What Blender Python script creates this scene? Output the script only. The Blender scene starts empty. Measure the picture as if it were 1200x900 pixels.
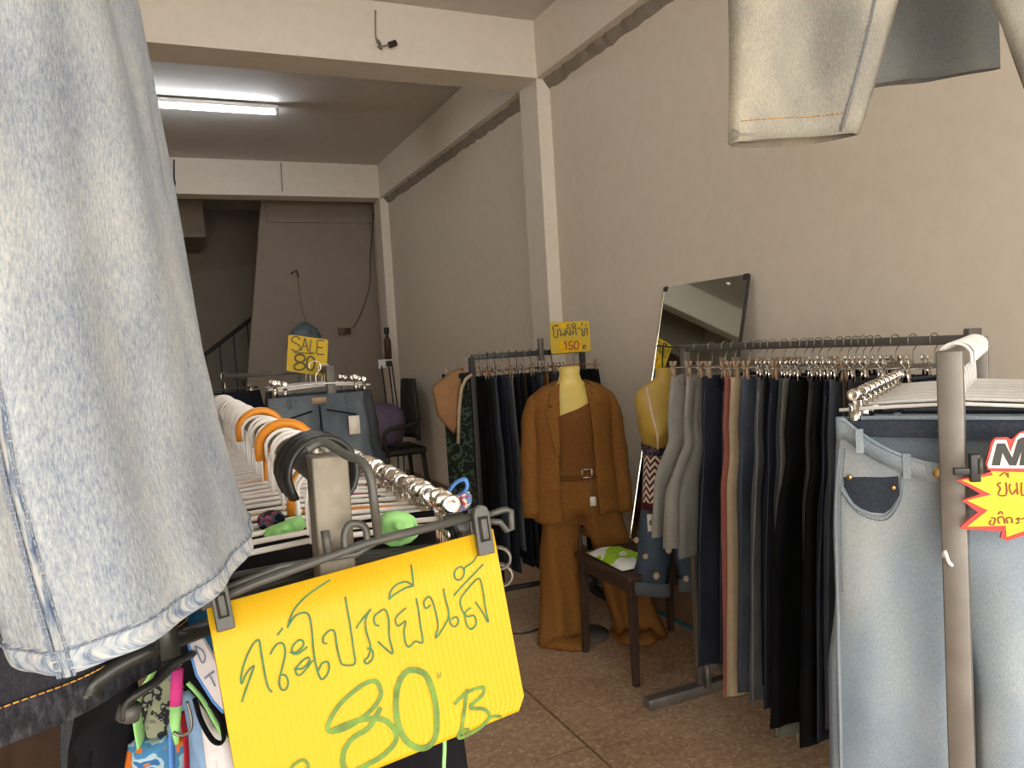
import bpy, bmesh, math, random
import numpy as np
import mathutils.noise as mnoise
from mathutils import Vector, Matrix
random.seed(7)
SC = bpy.context.scene
COL = SC.collection
PI = math.pi

# ------------------------------------------------------------------ camera
CAM_H = 1.55
CY, CP, CR = 0.41917594, -0.05283266, -0.05986248      # yaw to the right, pitch, roll
FPX = 913.3                                             # focal length for a 1200 px wide frame
fwd = Vector((math.sin(CY) * math.cos(CP), math.cos(CY) * math.cos(CP), math.sin(CP)))
rgt = Vector((math.cos(CY), -math.sin(CY), 0))
up0 = rgt.cross(fwd)
rg2 = rgt * math.cos(CR) + up0 * math.sin(CR)
up2 = -rgt * math.sin(CR) + up0 * math.cos(CR)
EYE = Vector((0, 0, CAM_H))
cam_d = bpy.data.cameras.new('camera'); cam = bpy.data.objects.new('camera', cam_d); COL.objects.link(cam)
cam_d.sensor_fit = 'HORIZONTAL'; cam_d.sensor_width = 36.0; cam_d.lens = 36.0 * FPX / 1200.0
cam_d.clip_start = 0.02; cam_d.clip_end = 100
m = Matrix((rg2, up2, -fwd)).transposed().to_4x4(); m.translation = EYE
cam.matrix_world = m
SC.camera = cam

# ------------------------------------------------------------------ world, exposure
w = bpy.data.worlds.new('overcast_sky'); SC.world = w; w.use_nodes = True
nt = w.node_tree; nt.nodes.clear()
wo = nt.nodes.new('ShaderNodeOutputWorld'); bg = nt.nodes.new('ShaderNodeBackground')
tc = nt.nodes.new('ShaderNodeTexCoord'); sp = nt.nodes.new('ShaderNodeSeparateXYZ'); cr = nt.nodes.new('ShaderNodeValToRGB')
nt.links.new(tc.outputs['Generated'], sp.inputs[0]); nt.links.new(sp.outputs['Z'], cr.inputs[0])
nt.links.new(cr.outputs[0], bg.inputs[0]); nt.links.new(bg.outputs[0], wo.inputs[0])
cr.color_ramp.elements[0].position = 0.0; cr.color_ramp.elements[0].color = (0.90, 0.86, 0.80, 1)
cr.color_ramp.elements[1].position = 1.0; cr.color_ramp.elements[1].color = (1.0, 0.99, 0.97, 1)
bg.inputs[1].default_value = 1.0
SC.view_settings.view_transform = 'Standard'; SC.view_settings.look = 'None'
SC.view_settings.gamma = 1.0; SC.view_settings.use_curve_mapping = False
SC.view_settings.exposure = 2.87


def P(x, y, d):
    """world point seen at pixel (x, y) of the 1200x900 frame at forward distance d"""
    return EYE + (rg2 * ((x - 600) / FPX) + up2 * ((450 - y) / FPX) + fwd) * d


def on_plane(x, y, p, n):
    r = rg2 * ((x - 600) / FPX) + up2 * ((450 - y) / FPX) + fwd
    return EYE + r * (n.dot(p - EYE) / n.dot(r))


# ------------------------------------------------------------------ mesh helpers
class MB:
    def __init__(s): s.v = []; s.f = []; s.uv = []
    def vert(s, p, uv=(0, 0)):
        s.v.append(tuple(p)); s.uv.append(uv); return len(s.v) - 1
    def quadgrid(s, rows, uvs=None, close=False):
        """rows: list of equally long lists of points"""
        n = len(rows[0]); idx = []
        for j, r in enumerate(rows):
            idx.append([s.vert(p, uvs[j][i] if uvs else (0, 0)) for i, p in enumerate(r)])
        for j in range(len(rows) - 1):
            for i in range(n if close else n - 1):
                k = (i + 1) % n
                s.f.append((idx[j][i], idx[j][k], idx[j + 1][k], idx[j + 1][i]))
        s.idx = idx; return s
    def box(s, c, d, rot=None):
        c = Vector(c); h = Vector(d) / 2; b = len(s.v)
        for z in (-1, 1):
            for y in (-1, 1):
                for x in (-1, 1):
                    p = Vector((x * h.x, y * h.y, z * h.z))
                    if rot is not None: p = rot @ p
                    s.vert(c + p, (p.x + p.y, p.z))
        for f in ((0, 2, 3, 1), (4, 5, 7, 6), (0, 1, 5, 4), (2, 6, 7, 3), (0, 4, 6, 2), (1, 3, 7, 5)):
            s.f.append(tuple(b + i for i in f))
        return s
    def bar(s, a, b, wx, wy, upv=(0, 0, 1)):
        a = Vector(a); b = Vector(b); t = (b - a); L = t.length; t.normalize()
        u = Vector(upv)
        if abs(u.dot(t)) > .98: u = Vector((1, 0, 0))
        x = t.cross(u).normalized(); y = x.cross(t)
        return s.box((a + b) / 2, (wx, L, wy), Matrix((x, t, y)).transposed())
    def tube(s, pts, r, n=8, close=False, caps=True, flat=None):
        pts = [Vector(p) for p in pts]; N = len(pts); rows = []; prev = None; L = 0; uvs = []
        for i, p in enumerate(pts):
            if close: t = pts[(i + 1) % N] - pts[i - 1]
            else: t = pts[min(i + 1, N - 1)] - pts[max(i - 1, 0)]
            if t.length < 1e-9: t = Vector((0, 0, 1))
            t.normalize()
            if prev is None:
                a = Vector((0, 0, 1)) if abs(t.z) < .9 else Vector((1, 0, 0))
                if flat is not None: a = Vector(flat)
                x = t.cross(a).normalized()
            else:
                x = prev - t * prev.dot(t)
                x = x.normalized() if x.length > 1e-6 else t.orthogonal().normalized()
            if flat is not None:
                x2 = t.cross(Vector(flat))
                if x2.length > 1e-4: x = x2.normalized()
            prev = x; y = t.cross(x)
            rr = r[i] if isinstance(r, (list, tuple)) and not isinstance(r[0], tuple) else r
            if isinstance(rr, tuple): ra, rb = rr
            elif isinstance(r, (list, tuple)) and isinstance(r[0], tuple): ra, rb = r[i]
            else: ra = rb = rr
            rows.append([p + x * math.cos(2 * PI * k / n) * ra + y * math.sin(2 * PI * k / n) * rb for k in range(n)])
            if i: L += (pts[i] - pts[i - 1]).length
            uvs.append([(k / n * .05, L) for k in range(n)])
        if close: rows.append(rows[0]); uvs.append(uvs[0])
        idx = s.quadgrid(rows, uvs, close=True).idx
        if caps and not close:
            s.f.append(tuple(reversed(idx[0]))); s.f.append(tuple(idx[-1]))
        return s
    def loft(s, rings, caps=True):
        idx = s.quadgrid(rings, [[(i * .02, j * .05) for i in range(len(rings[0]))] for j in range(len(rings))], close=True).idx
        if caps: s.f.append(tuple(reversed(idx[0]))); s.f.append(tuple(idx[-1]))
        return s
    def sphere(s, c, r, nu=12, nv=8, rot=None):
        c = Vector(c); rows = []
        if not isinstance(r, (tuple, list)): r = (r, r, r)
        for j in range(nv + 1):
            th = PI * (0.02 + .96 * j / nv); row = []
            for i in range(nu):
                p = Vector((r[0] * math.sin(th) * math.cos(2 * PI * i / nu), r[1] * math.sin(th) * math.sin(2 * PI * i / nu), r[2] * math.cos(th)))
                row.append(c + (rot @ p if rot is not None else p))
            rows.append(row)
        return s.loft(rows)
    def prism(s, poly, n, t):
        """poly: 3-D outline, extruded by -n*t"""
        poly = [Vector(p) for p in poly]; n = Vector(n); a = [s.vert(p, (p.x, p.z)) for p in poly]; b = [s.vert(p - n * t, (p.x, p.z)) for p in poly]
        s.f.append(tuple(a)); s.f.append(tuple(reversed(b)))
        for i in range(len(a)):
            k = (i + 1) % len(a); s.f.append((a[k], a[i], b[i], b[k]))
        return s
    def build(s, name, mat, parent=None, smooth=True, weld=False, bevel=0, solid=0, fixn=True, sub=0):
        me = bpy.data.meshes.new(name)
        me.from_pydata(s.v, [], s.f)
        uvl = me.uv_layers.new(name='UVMap')
        vi = np.empty(len(me.loops), dtype=np.int32); me.loops.foreach_get('vertex_index', vi)
        uvl.data.foreach_set('uv', np.array(s.uv, dtype=np.float32)[vi].ravel())
        if weld or fixn:
            bm = bmesh.new(); bm.from_mesh(me)
            if weld: bmesh.ops.remove_doubles(bm, verts=bm.verts, dist=2e-5)
            if fixn: bmesh.ops.recalc_face_normals(bm, faces=bm.faces)
            bm.to_mesh(me); bm.free()
        if smooth: me.polygons.foreach_set('use_smooth', [True] * len(me.polygons))
        me.materials.append(mat)
        o = bpy.data.objects.new(name, me); COL.objects.link(o)
        if parent is not None: o.parent = parent
        if bevel:
            b = o.modifiers.new('bevel', 'BEVEL'); b.width = bevel; b.segments = 2; b.limit_method = 'ANGLE'
        if solid:
            b = o.modifiers.new('solid', 'SOLIDIFY'); b.thickness = solid; b.offset = 1
        if sub:
            b = o.modifiers.new('sub', 'SUBSURF'); b.levels = sub; b.render_levels = sub
        return o


def thing(name, label, cat, loc=(0, 0, 0), rz=0.0, group=None):
    o = bpy.data.objects.new(name, None); COL.objects.link(o); o.empty_display_size = .1
    o.location = loc; o.rotation_euler = (0, 0, rz); o['label'] = label; o['category'] = cat
    if group: o['group'] = group
    return o


def tag(o, label, cat, group=None):
    o['label'] = label; o['category'] = cat
    if group: o['group'] = group
    return o


def struct(o): o['kind'] = 'structure'; return o


def dup(root, loc, rz=None, label=None, group=None):
    r = root.copy(); COL.objects.link(r); r.location = loc
    if rz is not None: r.rotation_euler = (0, 0, rz)
    if label: r['label'] = label
    if group: r['group'] = group
    for ch in list(root.children):
        c = ch.copy(); COL.objects.link(c); c.parent = r
        for g in list(ch.children):
            d = g.copy(); COL.objects.link(d); d.parent = c
    return r


def smooth_pts(pts, n=4, close=False):
    pts = [Vector(p) for p in pts]; out = []; N = len(pts)
    for i in range(N if close else N - 1):
        if close: p0, p1, p2, p3 = pts[i - 1], pts[i], pts[(i + 1) % N], pts[(i + 2) % N]
        else: p0, p1, p2, p3 = pts[max(i - 1, 0)], pts[i], pts[i + 1], pts[min(i + 2, N - 1)]
        for k in range(n):
            t = k / n
            out.append(.5 * ((2 * p1) + (p2 - p0) * t + (2 * p0 - 5 * p1 + 4 * p2 - p3) * t * t + (3 * p1 - p0 - 3 * p2 + p3) * t ** 3))
    if not close: out.append(pts[-1])
    return out


def sstep(a, b, x):
    t = min(1, max(0, (x - a) / (b - a))); return t * t * (3 - 2 * t)


def lerp_tab(tab, t):
    for (a, va), (b, vb) in zip(tab, tab[1:]):
        if t <= b: return va + (vb - va) * (t - a) / (b - a) if b > a else vb
    return tab[-1][1]


# ------------------------------------------------------------------ materials
def lin(c):
    if not isinstance(c, str): return tuple(c)[:3] + (1,)
    if isinstance(c, str):
        c = tuple(int(c[i:i + 2], 16) / 255 for i in (0, 2, 4))
    return tuple((x / 12.92 if x <= .04045 else ((x + .055) / 1.055) ** 2.4) for x in c) + (1,)


def base_mat(name):
    mt = bpy.data.materials.new(name); mt.use_nodes = True
    return mt, mt.node_tree, mt.node_tree.nodes['Principled BSDF']


def nd(nt, kind, **kw):
    n = nt.nodes.new(kind)
    for k, v in kw.items():
        if hasattr(n, k): setattr(n, k, v)
        else: n.inputs[k].default_value = v
    return n


def ramp(nt, fac, stops):
    r = nt.nodes.new('ShaderNodeValToRGB'); e = r.color_ramp.elements
    while len(e) < len(stops): e.new(.5)
    for k, (p, c) in enumerate(stops): e[k].position = p; e[k].color = c if len(c) == 4 else tuple(c) + (1,)
    nt.links.new(fac, r.inputs[0]); return r.outputs[0]


def mixc(nt, fac, a, b, mode='MIX'):
    mx = nt.nodes.new('ShaderNodeMix'); mx.data_type = 'RGBA'; mx.blend_type = mode
    for sock, v in ((mx.inputs[0], fac), (mx.inputs[6], a), (mx.inputs[7], b)):
        if hasattr(v, 'is_output'): nt.links.new(v, sock)
        else: sock.default_value = v
    return mx.outputs[2]


def noise(nt, vec, scale, detail=3, rough=.5, mapscale=None, rot=None):
    if mapscale or rot:
        mp = nt.nodes.new('ShaderNodeMapping'); nt.links.new(vec, mp.inputs[0])
        if mapscale: mp.inputs['Scale'].default_value = mapscale
        if rot: mp.inputs['Rotation'].default_value = rot
        vec = mp.outputs[0]
    n = nt.nodes.new('ShaderNodeTexNoise'); n.inputs['Scale'].default_value = scale; n.inputs['Detail'].default_value = detail; n.inputs['Roughness'].default_value = rough
    nt.links.new(vec, n.inputs['Vector']); return n.outputs['Fac']


def bump(nt, bs, h, strength=.3, dist=.002):
    b = nt.nodes.new('ShaderNodeBump'); b.inputs['Strength'].default_value = strength; b.inputs['Distance'].default_value = dist
    nt.links.new(h, b.inputs['Height']); nt.links.new(b.outputs[0], bs.inputs['Normal'])


def plain(name, col, rough=.6, metal=0, var=.12, scale=30, spec=.5, bumpy=0, trans=0):
    mt, nt, bs = base_mat(name); c = lin(col)
    tcn = nt.nodes.new('ShaderNodeTexCoord')
    f = noise(nt, tcn.outputs['Object'], scale, 4)
    dark = tuple(x * (1 - var) for x in c[:3]) + (1,); lite = tuple(min(1, x * (1 + var)) for x in c[:3]) + (1,)
    nt.links.new(ramp(nt, f, [(.3, dark), (.7, lite)]), bs.inputs['Base Color'])
    bs.inputs['Roughness'].default_value = rough; bs.inputs['Metallic'].default_value = metal
    bs.inputs['Specular IOR Level'].default_value = spec
    if bumpy: bump(nt, bs, f, bumpy)
    return mt


def denim(name, dark, mid, lite, wash=.5, slub=1.0, ws=5.0, stitch=None):
    """vertical slub, cloudy wash, fine twill; all in garment metres (UV)"""
    mt, nt, bs = base_mat(name)
    uv = nt.nodes.new('ShaderNodeUVMap').outputs[0]
    n1 = noise(nt, uv, 1, 4, .65, (520, 120, 1), (0, 0, .10))
    n2 = noise(nt, uv, ws, 3, .5, (1.6, .7, 1))
    n3 = noise(nt, uv, 1, 5, .7, (1100, 280, 1), (0, 0, -.2))
    a = nd(nt, 'ShaderNodeMath', operation='MULTIPLY'); nt.links.new(n1, a.inputs[0]); a.inputs[1].default_value = .36 * slub
    b = nd(nt, 'ShaderNodeMath', operation='MULTIPLY_ADD'); nt.links.new(n3, b.inputs[0]); b.inputs[1].default_value = .42 * slub; nt.links.new(a.outputs[0], b.inputs[2])
    c = nd(nt, 'ShaderNodeMath', operation='MULTIPLY_ADD'); nt.links.new(n2, c.inputs[0]); c.inputs[1].default_value = wash; nt.links.new(b.outputs[0], c.inputs[2])
    mean = .5 * (.36 * slub + .42 * slub + wash)
    col = ramp(nt, c.outputs[0], [(max(0, mean - .17), lin(dark)), (mean, lin(mid)), (mean + .17, lin(lite))])
    nt.links.new(col, bs.inputs['Base Color'])
    bs.inputs['Roughness'].default_value = .95; bs.inputs['Specular IOR Level'].default_value = .12
    bump(nt, bs, b.outputs[0], .35, .0012)
    return mt


def cloth(name, col, var=.15, scale=25, bumpy=.2):
    mt = plain(name, col, .92, 0, var, scale, .15, bumpy); return mt


M = {}
M['steel'] = plain('grey_steel_tube', '7f7a74', .45, .6, .14, 18)
M['rail'] = plain('dark_grey_rail', '67645f', .5, .4, .12, 20)
M['chrome'] = plain('chrome', 'dcd8d0', .18, 1, .05, 60)
M['wire'] = plain('dull_wire', '8f8b84', .35, .9, .1, 60)
M['white_plastic'] = plain('white_plastic', 'e9e6e2', .38, 0, .04, 30)
M['black_plastic'] = plain('black_plastic', '2a2a28', .42, 0, .12, 40)
M['grey_plastic'] = plain('charcoal_plastic', '4a4944', .45, 0, .12, 40)
M['tan_clip'] = plain('tan_clip', 'a58c72', .6, 0, .15, 60)
M['orange_plastic'] = plain('orange_plastic', 'd98a1e', .4, 0, .08, 30)
M['dark_wood'] = plain('dark_wood', '3a2a20', .45, 0, .3, 22)
M['wood'] = plain('hanger_wood', 'a0672f', .5, 0, .2, 30)
M['yellow_form'] = plain('yellow_moulded_plastic', 'dcc46a', .35, 0, .05, 12)
M['ochre_form'] = plain('ochre_moulded_plastic', 'b0923e', .4, 0, .08, 12)
M['brown_suit'] = cloth('brown_suiting', '84592b', .10, 60, .15)
M['brown_dark'] = cloth('brown_suiting_inner', '744c26', .12, 60, .15)
M['ink_green'] = plain('green_marker', '2f6a36', .6, 0, .25, 90)
M['ink_green2'] = plain('green_marker_broad', '62822a', .6, 0, .35, 70)
M['ink_dark'] = plain('dark_marker', '57511c', .6, 0, .2, 90)
M['ink_brown'] = plain('brown_marker', '8a4a18', .6, 0, .2, 90)
M['amber'] = plain('dark_amber', '4a3220', .4, 0, .15, 30)
M['thread'] = plain('ochre_thread', 'b8873c', .8, 0, .2, 300)
M['thread_blue'] = plain('navy_thread', '7c8798', .8, 0, .2, 300)
M['thread_grey'] = plain('grey_thread', '8e8a86', .8, 0, .2, 300)
M['paper'] = plain('paper_tag', 'e4ded2', .8, 0, .03, 40)
M['cable'] = plain('dark_cable', '2b2826', .6, 0, .1, 40)
M['brass'] = plain('brass', 'c7a878', .3, 1, .1, 80)


def paint(name, col, stain=.12, sc=1.3):
    mt, nt, bs = base_mat(name)
    g = nt.nodes.new('ShaderNodeNewGeometry').outputs['Position']; c = lin(col)
    f = noise(nt, g, sc, 5, .6); f2 = noise(nt, g, 14, 3, .6)
    a = ramp(nt, f, [(.3, tuple(x * (1 - stain) for x in c[:3])), (.7, c)])
    b = mixc(nt, .06, a, ramp(nt, f2, [(.35, (.25, .23, .2, 1)), (.65, (1, 1, 1, 1))]), 'MULTIPLY')
    nt.links.new(b, bs.inputs['Base Color']); bs.inputs['Roughness'].default_value = .75; bs.inputs['Specular IOR Level'].default_value = .3
    bump(nt, bs, f2, .06, .004)
    return mt


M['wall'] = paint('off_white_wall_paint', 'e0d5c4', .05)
M['wall_dim'] = paint('dimmed_wall_paint', '988c7e', .12)  # dimness of the far end put into the paint colour
M['ceil'] = paint('ceiling_paint', 'd2ccc4', .06)
M['beam'] = paint('beam_paint', 'e6dccd', .04)
M['plaster'] = paint('rough_plaster', '9b9184', .25, 9)


def terrazzo():
    mt, nt, bs = base_mat('brown_terrazzo')
    g = nt.nodes.new('ShaderNodeNewGeometry').outputs['Position']
    vo = nt.nodes.new('ShaderNodeTexVoronoi'); vo.inputs['Scale'].default_value = 75; nt.links.new(g, vo.inputs['Vector'])
    sep = nt.nodes.new('ShaderNodeSeparateColor'); nt.links.new(vo.outputs['Color'], sep.inputs[0])
    chips = ramp(nt, sep.outputs[0], [(0.0, lin('8c6e55')), (.35, lin('a88a6e')), (.62, lin('ba9c80')), (.86, lin('c8ac90')), (.97, lin('dccab0'))])
    f = noise(nt, g, 2.2, 5, .6)
    c = mixc(nt, .5, chips, ramp(nt, f, [(.3, lin('9a7a5c')), (.7, lin('c6a98b'))]))
    nt.links.new(c, bs.inputs['Base Color']); bs.inputs['Roughness'].default_value = .42
    return mt


M['terrazzo'] = terrazzo()
M['joint'] = plain('purple_joint', '3b3248', .7)
M['brown_base'] = plain('brown_skirting', '7a5f49', .5, 0, .2, 14)
M['teal'] = plain('teal_strip', '2e6f7c', .6)
M['concrete'] = paint('street_concrete', 'a39e96', .15)

# ------------------------------------------------------------------ setting
XR, XL, ZC, ZB = 2.43, -1.57, 3.60, 3.24
YF, YB = -1.40, 11.4
fl = struct(MB().box(((XR + XL) / 2, (YF + YB) / 2 - .2, -.07), (XR - XL + .3, YB - YF + .6, .1)).build('floor', M['joint'], smooth=False))
xs = [XL - .05, .0, 1.366, XR + .05]
ys_l = [YF - .2, -.04, 1.26, 2.56, 3.9, 5.2, 6.5, 7.8, 9.1, YB]
ys_r = [YF - .2, .4, 1.7, 4.3, 6.5, 8.7, YB]
for k in range(3):
    ys = ys_r if k == 2 else ys_l
    for a, b in zip(ys, ys[1:]):
        g_ = .005
        MB().box(((xs[k] + xs[k + 1]) / 2, (a + b) / 2, -.01), (xs[k + 1] - xs[k] - 2 * g_, b - a - 2 * g_, .02)).build('floor_panel', M['terrazzo'], fl, smooth=False)
pv = struct(MB().box((.4, YF - 4.35, -.06), (14, 8.1, .1)).build('trim_6', M['concrete'], smooth=False))
struct(MB().box((XR + .1, (YF + YB) / 2, 1.9), (.2, YB - YF, 3.8)).build('wall_right', M['wall'], smooth=False))
struct(MB().box((XL - .1, (YF + YB) / 2, 1.9), (.2, YB - YF, 3.8)).build('wall_left', M['wall'], smooth=False))
struct(MB().box(((XR + XL) / 2, (YF + YB) / 2, ZC + .1), (XR - XL, YB - YF, .2)).build('ceiling', M['ceil'], smooth=False))
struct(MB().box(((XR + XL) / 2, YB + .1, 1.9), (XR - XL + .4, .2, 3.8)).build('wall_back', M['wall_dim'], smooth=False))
PX = 2.335
# beams and pillars
struct(MB().box(((PX + XR) / 2, (YF + 8.8) / 2, (ZC + ZB) / 2), (XR - PX, 8.8 - YF, ZC - ZB)).build('trim_1', M['beam'], smooth=False))
for k, (a, b) in enumerate(((YF, YF + .25), (.56, .84), (4.56, 4.84), (8.54, 8.80))):
    struct(MB().box(((XL + PX) / 2, (a + b) / 2, (ZC + ZB) / 2), (PX - XL, b - a, ZC - ZB)).build('trim_%d' % (k + 20), M['beam'], smooth=False))
    struct(MB().box(((PX + XR) / 2, (a + b) / 2, ZB / 2), (XR - PX, b - a - .02, ZB)).build('trim_%d' % (k + 15), M['beam'], smooth=False))
# rough strip of plaster under the long beam
pm = MB(); rows = []; random.seed(3)
for i in range(161):
    y = YF + (8.6 - YF) * i / 160; d = .030 + .022 * random.random(); h = .05 + .02 * random.random()
    rows.append([(XR - .001, y, ZB), (XR - d, y, ZB + .001), (XR - d * .55, y, ZB - h * .5), (XR - .001, y, ZB - h)])
pm.quadgrid(rows); struct(pm.build('trim_10', M['plaster'], smooth=False))
b_ = struct(MB().box((XR - .006, (YF + 8.5) / 2, .10), (.012, 8.5 - YF, .20)).build('baseboard_right', M['brown_base'], smooth=False))
tag_ = MB().box((XR - .02, (YF + 8.5) / 2, .008), (.014, 8.5 - YF, .016)).build('trim_11', M['teal'], smooth=False); struct(tag_)
struct(MB().box((.4, YF - 1.2, 3.32), (6.0, 2.4, .16)).build('trim_14', M['beam'], smooth=False))      # unseen slab over the pavement, added to shade the foreground
# partition under the stairs with its slanted left edge, and band on top
pn = MB(); n_ = Vector((0, -1, 0)); yb = 9.25
pts = [on_plane(307, 225, Vector((0, yb, 0)), n_), on_plane(288, 470, Vector((0, yb, 0)), n_)]
xa, xb = pts[0].x, pts[1].x
slope = (xa - xb) / (pts[0].z - pts[1].z)
x0 = xb - slope * pts[1].z; x1 = xa + slope * (ZC - pts[0].z)
pn.prism([(x0, yb, 0), (XR, yb, 0), (XR, yb, ZC), (x1, yb, ZC)], (0, -1, 0), .12)
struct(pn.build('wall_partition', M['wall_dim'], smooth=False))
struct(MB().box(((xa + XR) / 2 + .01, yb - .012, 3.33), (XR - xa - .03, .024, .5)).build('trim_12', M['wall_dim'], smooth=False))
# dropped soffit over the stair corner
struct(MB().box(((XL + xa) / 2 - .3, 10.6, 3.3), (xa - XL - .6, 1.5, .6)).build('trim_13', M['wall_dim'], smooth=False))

# stairs with railing in the dark back corner
st = thing('staircase', 'dark staircase climbing to the right behind the partition at the back', 'staircase', (0, 0, 0))
sx0, sdx, sdz = -.53, .25, .181
for k in range(9):
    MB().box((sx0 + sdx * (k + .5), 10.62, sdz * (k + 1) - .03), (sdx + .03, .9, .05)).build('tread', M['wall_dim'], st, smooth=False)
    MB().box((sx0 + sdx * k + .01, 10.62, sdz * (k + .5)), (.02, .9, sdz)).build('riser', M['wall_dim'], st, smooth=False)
sr = thing('stair_railing', 'dark metal stair railing with thin balusters at the far left', 'railing', (0, 10.12, 0))
MB().bar((-.3, 0, .5 + .566), (1.3, 0, 2.222), .045, .05).build('handrail', M['cable'], sr)
for k in range(9):
    x = -.2 + k * .17
    MB().bar((x, 0, max(.1, (x + .53) * .724 - .03)), (x, 0, (x + .53) * .724 + .90), .02, .02).build('baluster', M['cable'], sr, smooth=False)


# ------------------------------------------------------------------ fluorescent tube and wiring
ft = thing('fluorescent_lamp', 'lit white fluorescent tube on the ceiling of the middle bay', 'lamp', (.39, 6.62, 3.59))
MB().box((0, 0, -.02), (1.26, .05, .035)).build('batten', M['white_plastic'], ft, bevel=.004)
em = bpy.data.materials.new('lit_tube'); em.use_nodes = True
e_ = em.node_tree.nodes['Principled BSDF']; e_.inputs['Emission Color'].default_value = (.86, .92, 1, 1); e_.inputs['Emission Strength'].default_value = 8.0
MB().tube([(-.6, 0, -.062), (.6, 0, -.062)], .015, 10).build('tube', em, ft)
for s in (-1, 1): MB().box((s * .612, 0, -.05), (.025, .04, .05)).build('end_socket', M['white_plastic'], ft, bevel=.003)


fill_tube = dup(ft, (.5, 2.2, 3.59), 0, 'added fluorescent tube out of view in the front bay, brightening the near wall')  # added lamp out of view, lifts the light on the near wall


def wire_thing(name, label, pts, r=.004, cat='wire', mat='cable', sm=True):
    return tag(MB().tube(smooth_pts(pts, 5) if sm else pts, r, 6).build(name, M[mat]), label, cat)


def yp(x, y, Y): return on_plane(x, y, Vector((0, Y, 0)), Vector((0, -1, 0)))
def xp(x, y, X): return on_plane(x, y, Vector((X, 0, 0)), Vector((-1, 0, 0)))
def zp(x, y, Z): return on_plane(x, y, Vector((0, 0, Z)), Vector((0, 0, 1)))


wp = thing('hanging_wire', 'short wire with a dark plug hanging on the front beam', 'wire', yp(440, 12, 4.55))
o0 = yp(440, 12, 4.55)
MB().tube(smooth_pts([p - o0 for p in (yp(440, 12, 4.55), yp(440, 30, 4.55), yp(441, 46, 4.55), yp(445, 53, 4.54), yp(450, 54, 4.54), yp(457, 52, 4.54))], 4), .005, 6).build('cord', M['plaster'], wp)
MB().tube([p - o0 for p in (yp(456, 53, 4.535), yp(464, 50, 4.535))], .018, 8).build('plug', M['cable'], wp)
MB().tube(smooth_pts([p - o0 for p in (yp(442, 46, 4.545), yp(446, 52, 4.54), yp(443, 55, 4.54), yp(448, 57, 4.54))], 4), .006, 6).build('loose_end', M['steel'], wp)
wire_thing('hanging_wire', 'thin wire on the far beam with a dark knot, left one', [yp(204, 187, 8.53), yp(204, 208, 8.53), yp(205, 215, 8.53), yp(203, 221, 8.53)], .009)
wire_thing('hanging_wire', 'thin straight wire across the far beam, right one', [yp(329, 191, 8.53), yp(331, 224, 8.53)], .006, mat='plaster')
wire_thing('cable', 'thin cable sagging down the partition beside the far pillar', [yp(438, 236, 9.2), yp(437, 262, 9.2), yp(434, 300, 9.2), yp(433, 335, 9.2), yp(424, 365, 9.2), yp(414, 384, 9.2)], .005)
tag(MB().box(yp(404, 388, 9.22), (.14, .05, .07)).build('outlet_box', M['amber'], bevel=.005), 'small brown outlet box low on the back partition', 'outlet')
hk = thing('wall_hook', 'small dark hook with thin string on the back partition', 'hook', yp(347, 320, 9.24))
MB().tube([(-.06, 0, -.01), (0, -.03, .03), (.02, -.03, -.05)], .009, 6).build('hook', M['cable'], hk)
MB().tube([(.0, -.02, 0), (.03, -.03, -.45), (.08, -.05, -.62)], .004, 5).build('string', M['plaster'], hk)
bgm = plain('blue_plastic_bag', '6b7880', .5, 0, .4, 14)
mb = MB(); c0 = yp(356, 394, 9.17)
rings = []
for k, (z, r) in enumerate(((.16, .02), (.13, .07), (.08, .13), (0, .17), (-.12, .18), (-.22, .12))):
    rings.append([(c0.x + r * math.cos(a) * (1 + .2 * math.sin(3 * a + k)), c0.y - .02 + .5 * r * math.sin(a) * .8, c0.z + z) for a in [2 * PI * i / 16 for i in range(16)]])
tag(mb.loft(rings).build('plastic_bag', bgm), 'pale blue plastic bag hanging behind the yellow SALE sign', 'bag')
# power strip at the far pillar
ps = thing('power_strip', 'white power strip with dangling black cables at the far pillar', 'power strip', (2.26, 8.50, 1.40))
MB().box((0, 0, 0), (.16, .05, .10)).build('strip', M['white_plastic'], ps, bevel=.006)
MB().box((.03, -.05, .0), (.06, .06, .06)).build('adapter', M['cable'], ps, bevel=.006)
for k, dx in enumerate((-.06, .02, .06)):
    MB().tube(smooth_pts([(dx, -.06, -.02), (dx + .02, -.07, -.4), (dx + .02 * (k + 1), -.05, -.9), (dx + .03 * k, -.05, -1.38)], 5), .008, 6).build('cable', M['cable'], ps)
bo = thing('bottle', 'amber bottle with dark cap on the power strip by the far pillar', 'bottle', (2.30, 8.50, 1.452))
MB().loft([[(r * math.cos(2 * PI * i / 12), r * math.sin(2 * PI * i / 12), z) for i in range(12)] for z, r in ((0, .04), (.2, .04), (.25, .02), (.28, .018))]).build('body', M['amber'], bo)
MB().loft([[(r * math.cos(2 * PI * i / 12), r * math.sin(2 * PI * i / 12), z) for i in range(12)] for z, r in ((.281, .03), (.35, .03))]).build('cap', M['cable'], bo)
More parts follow.
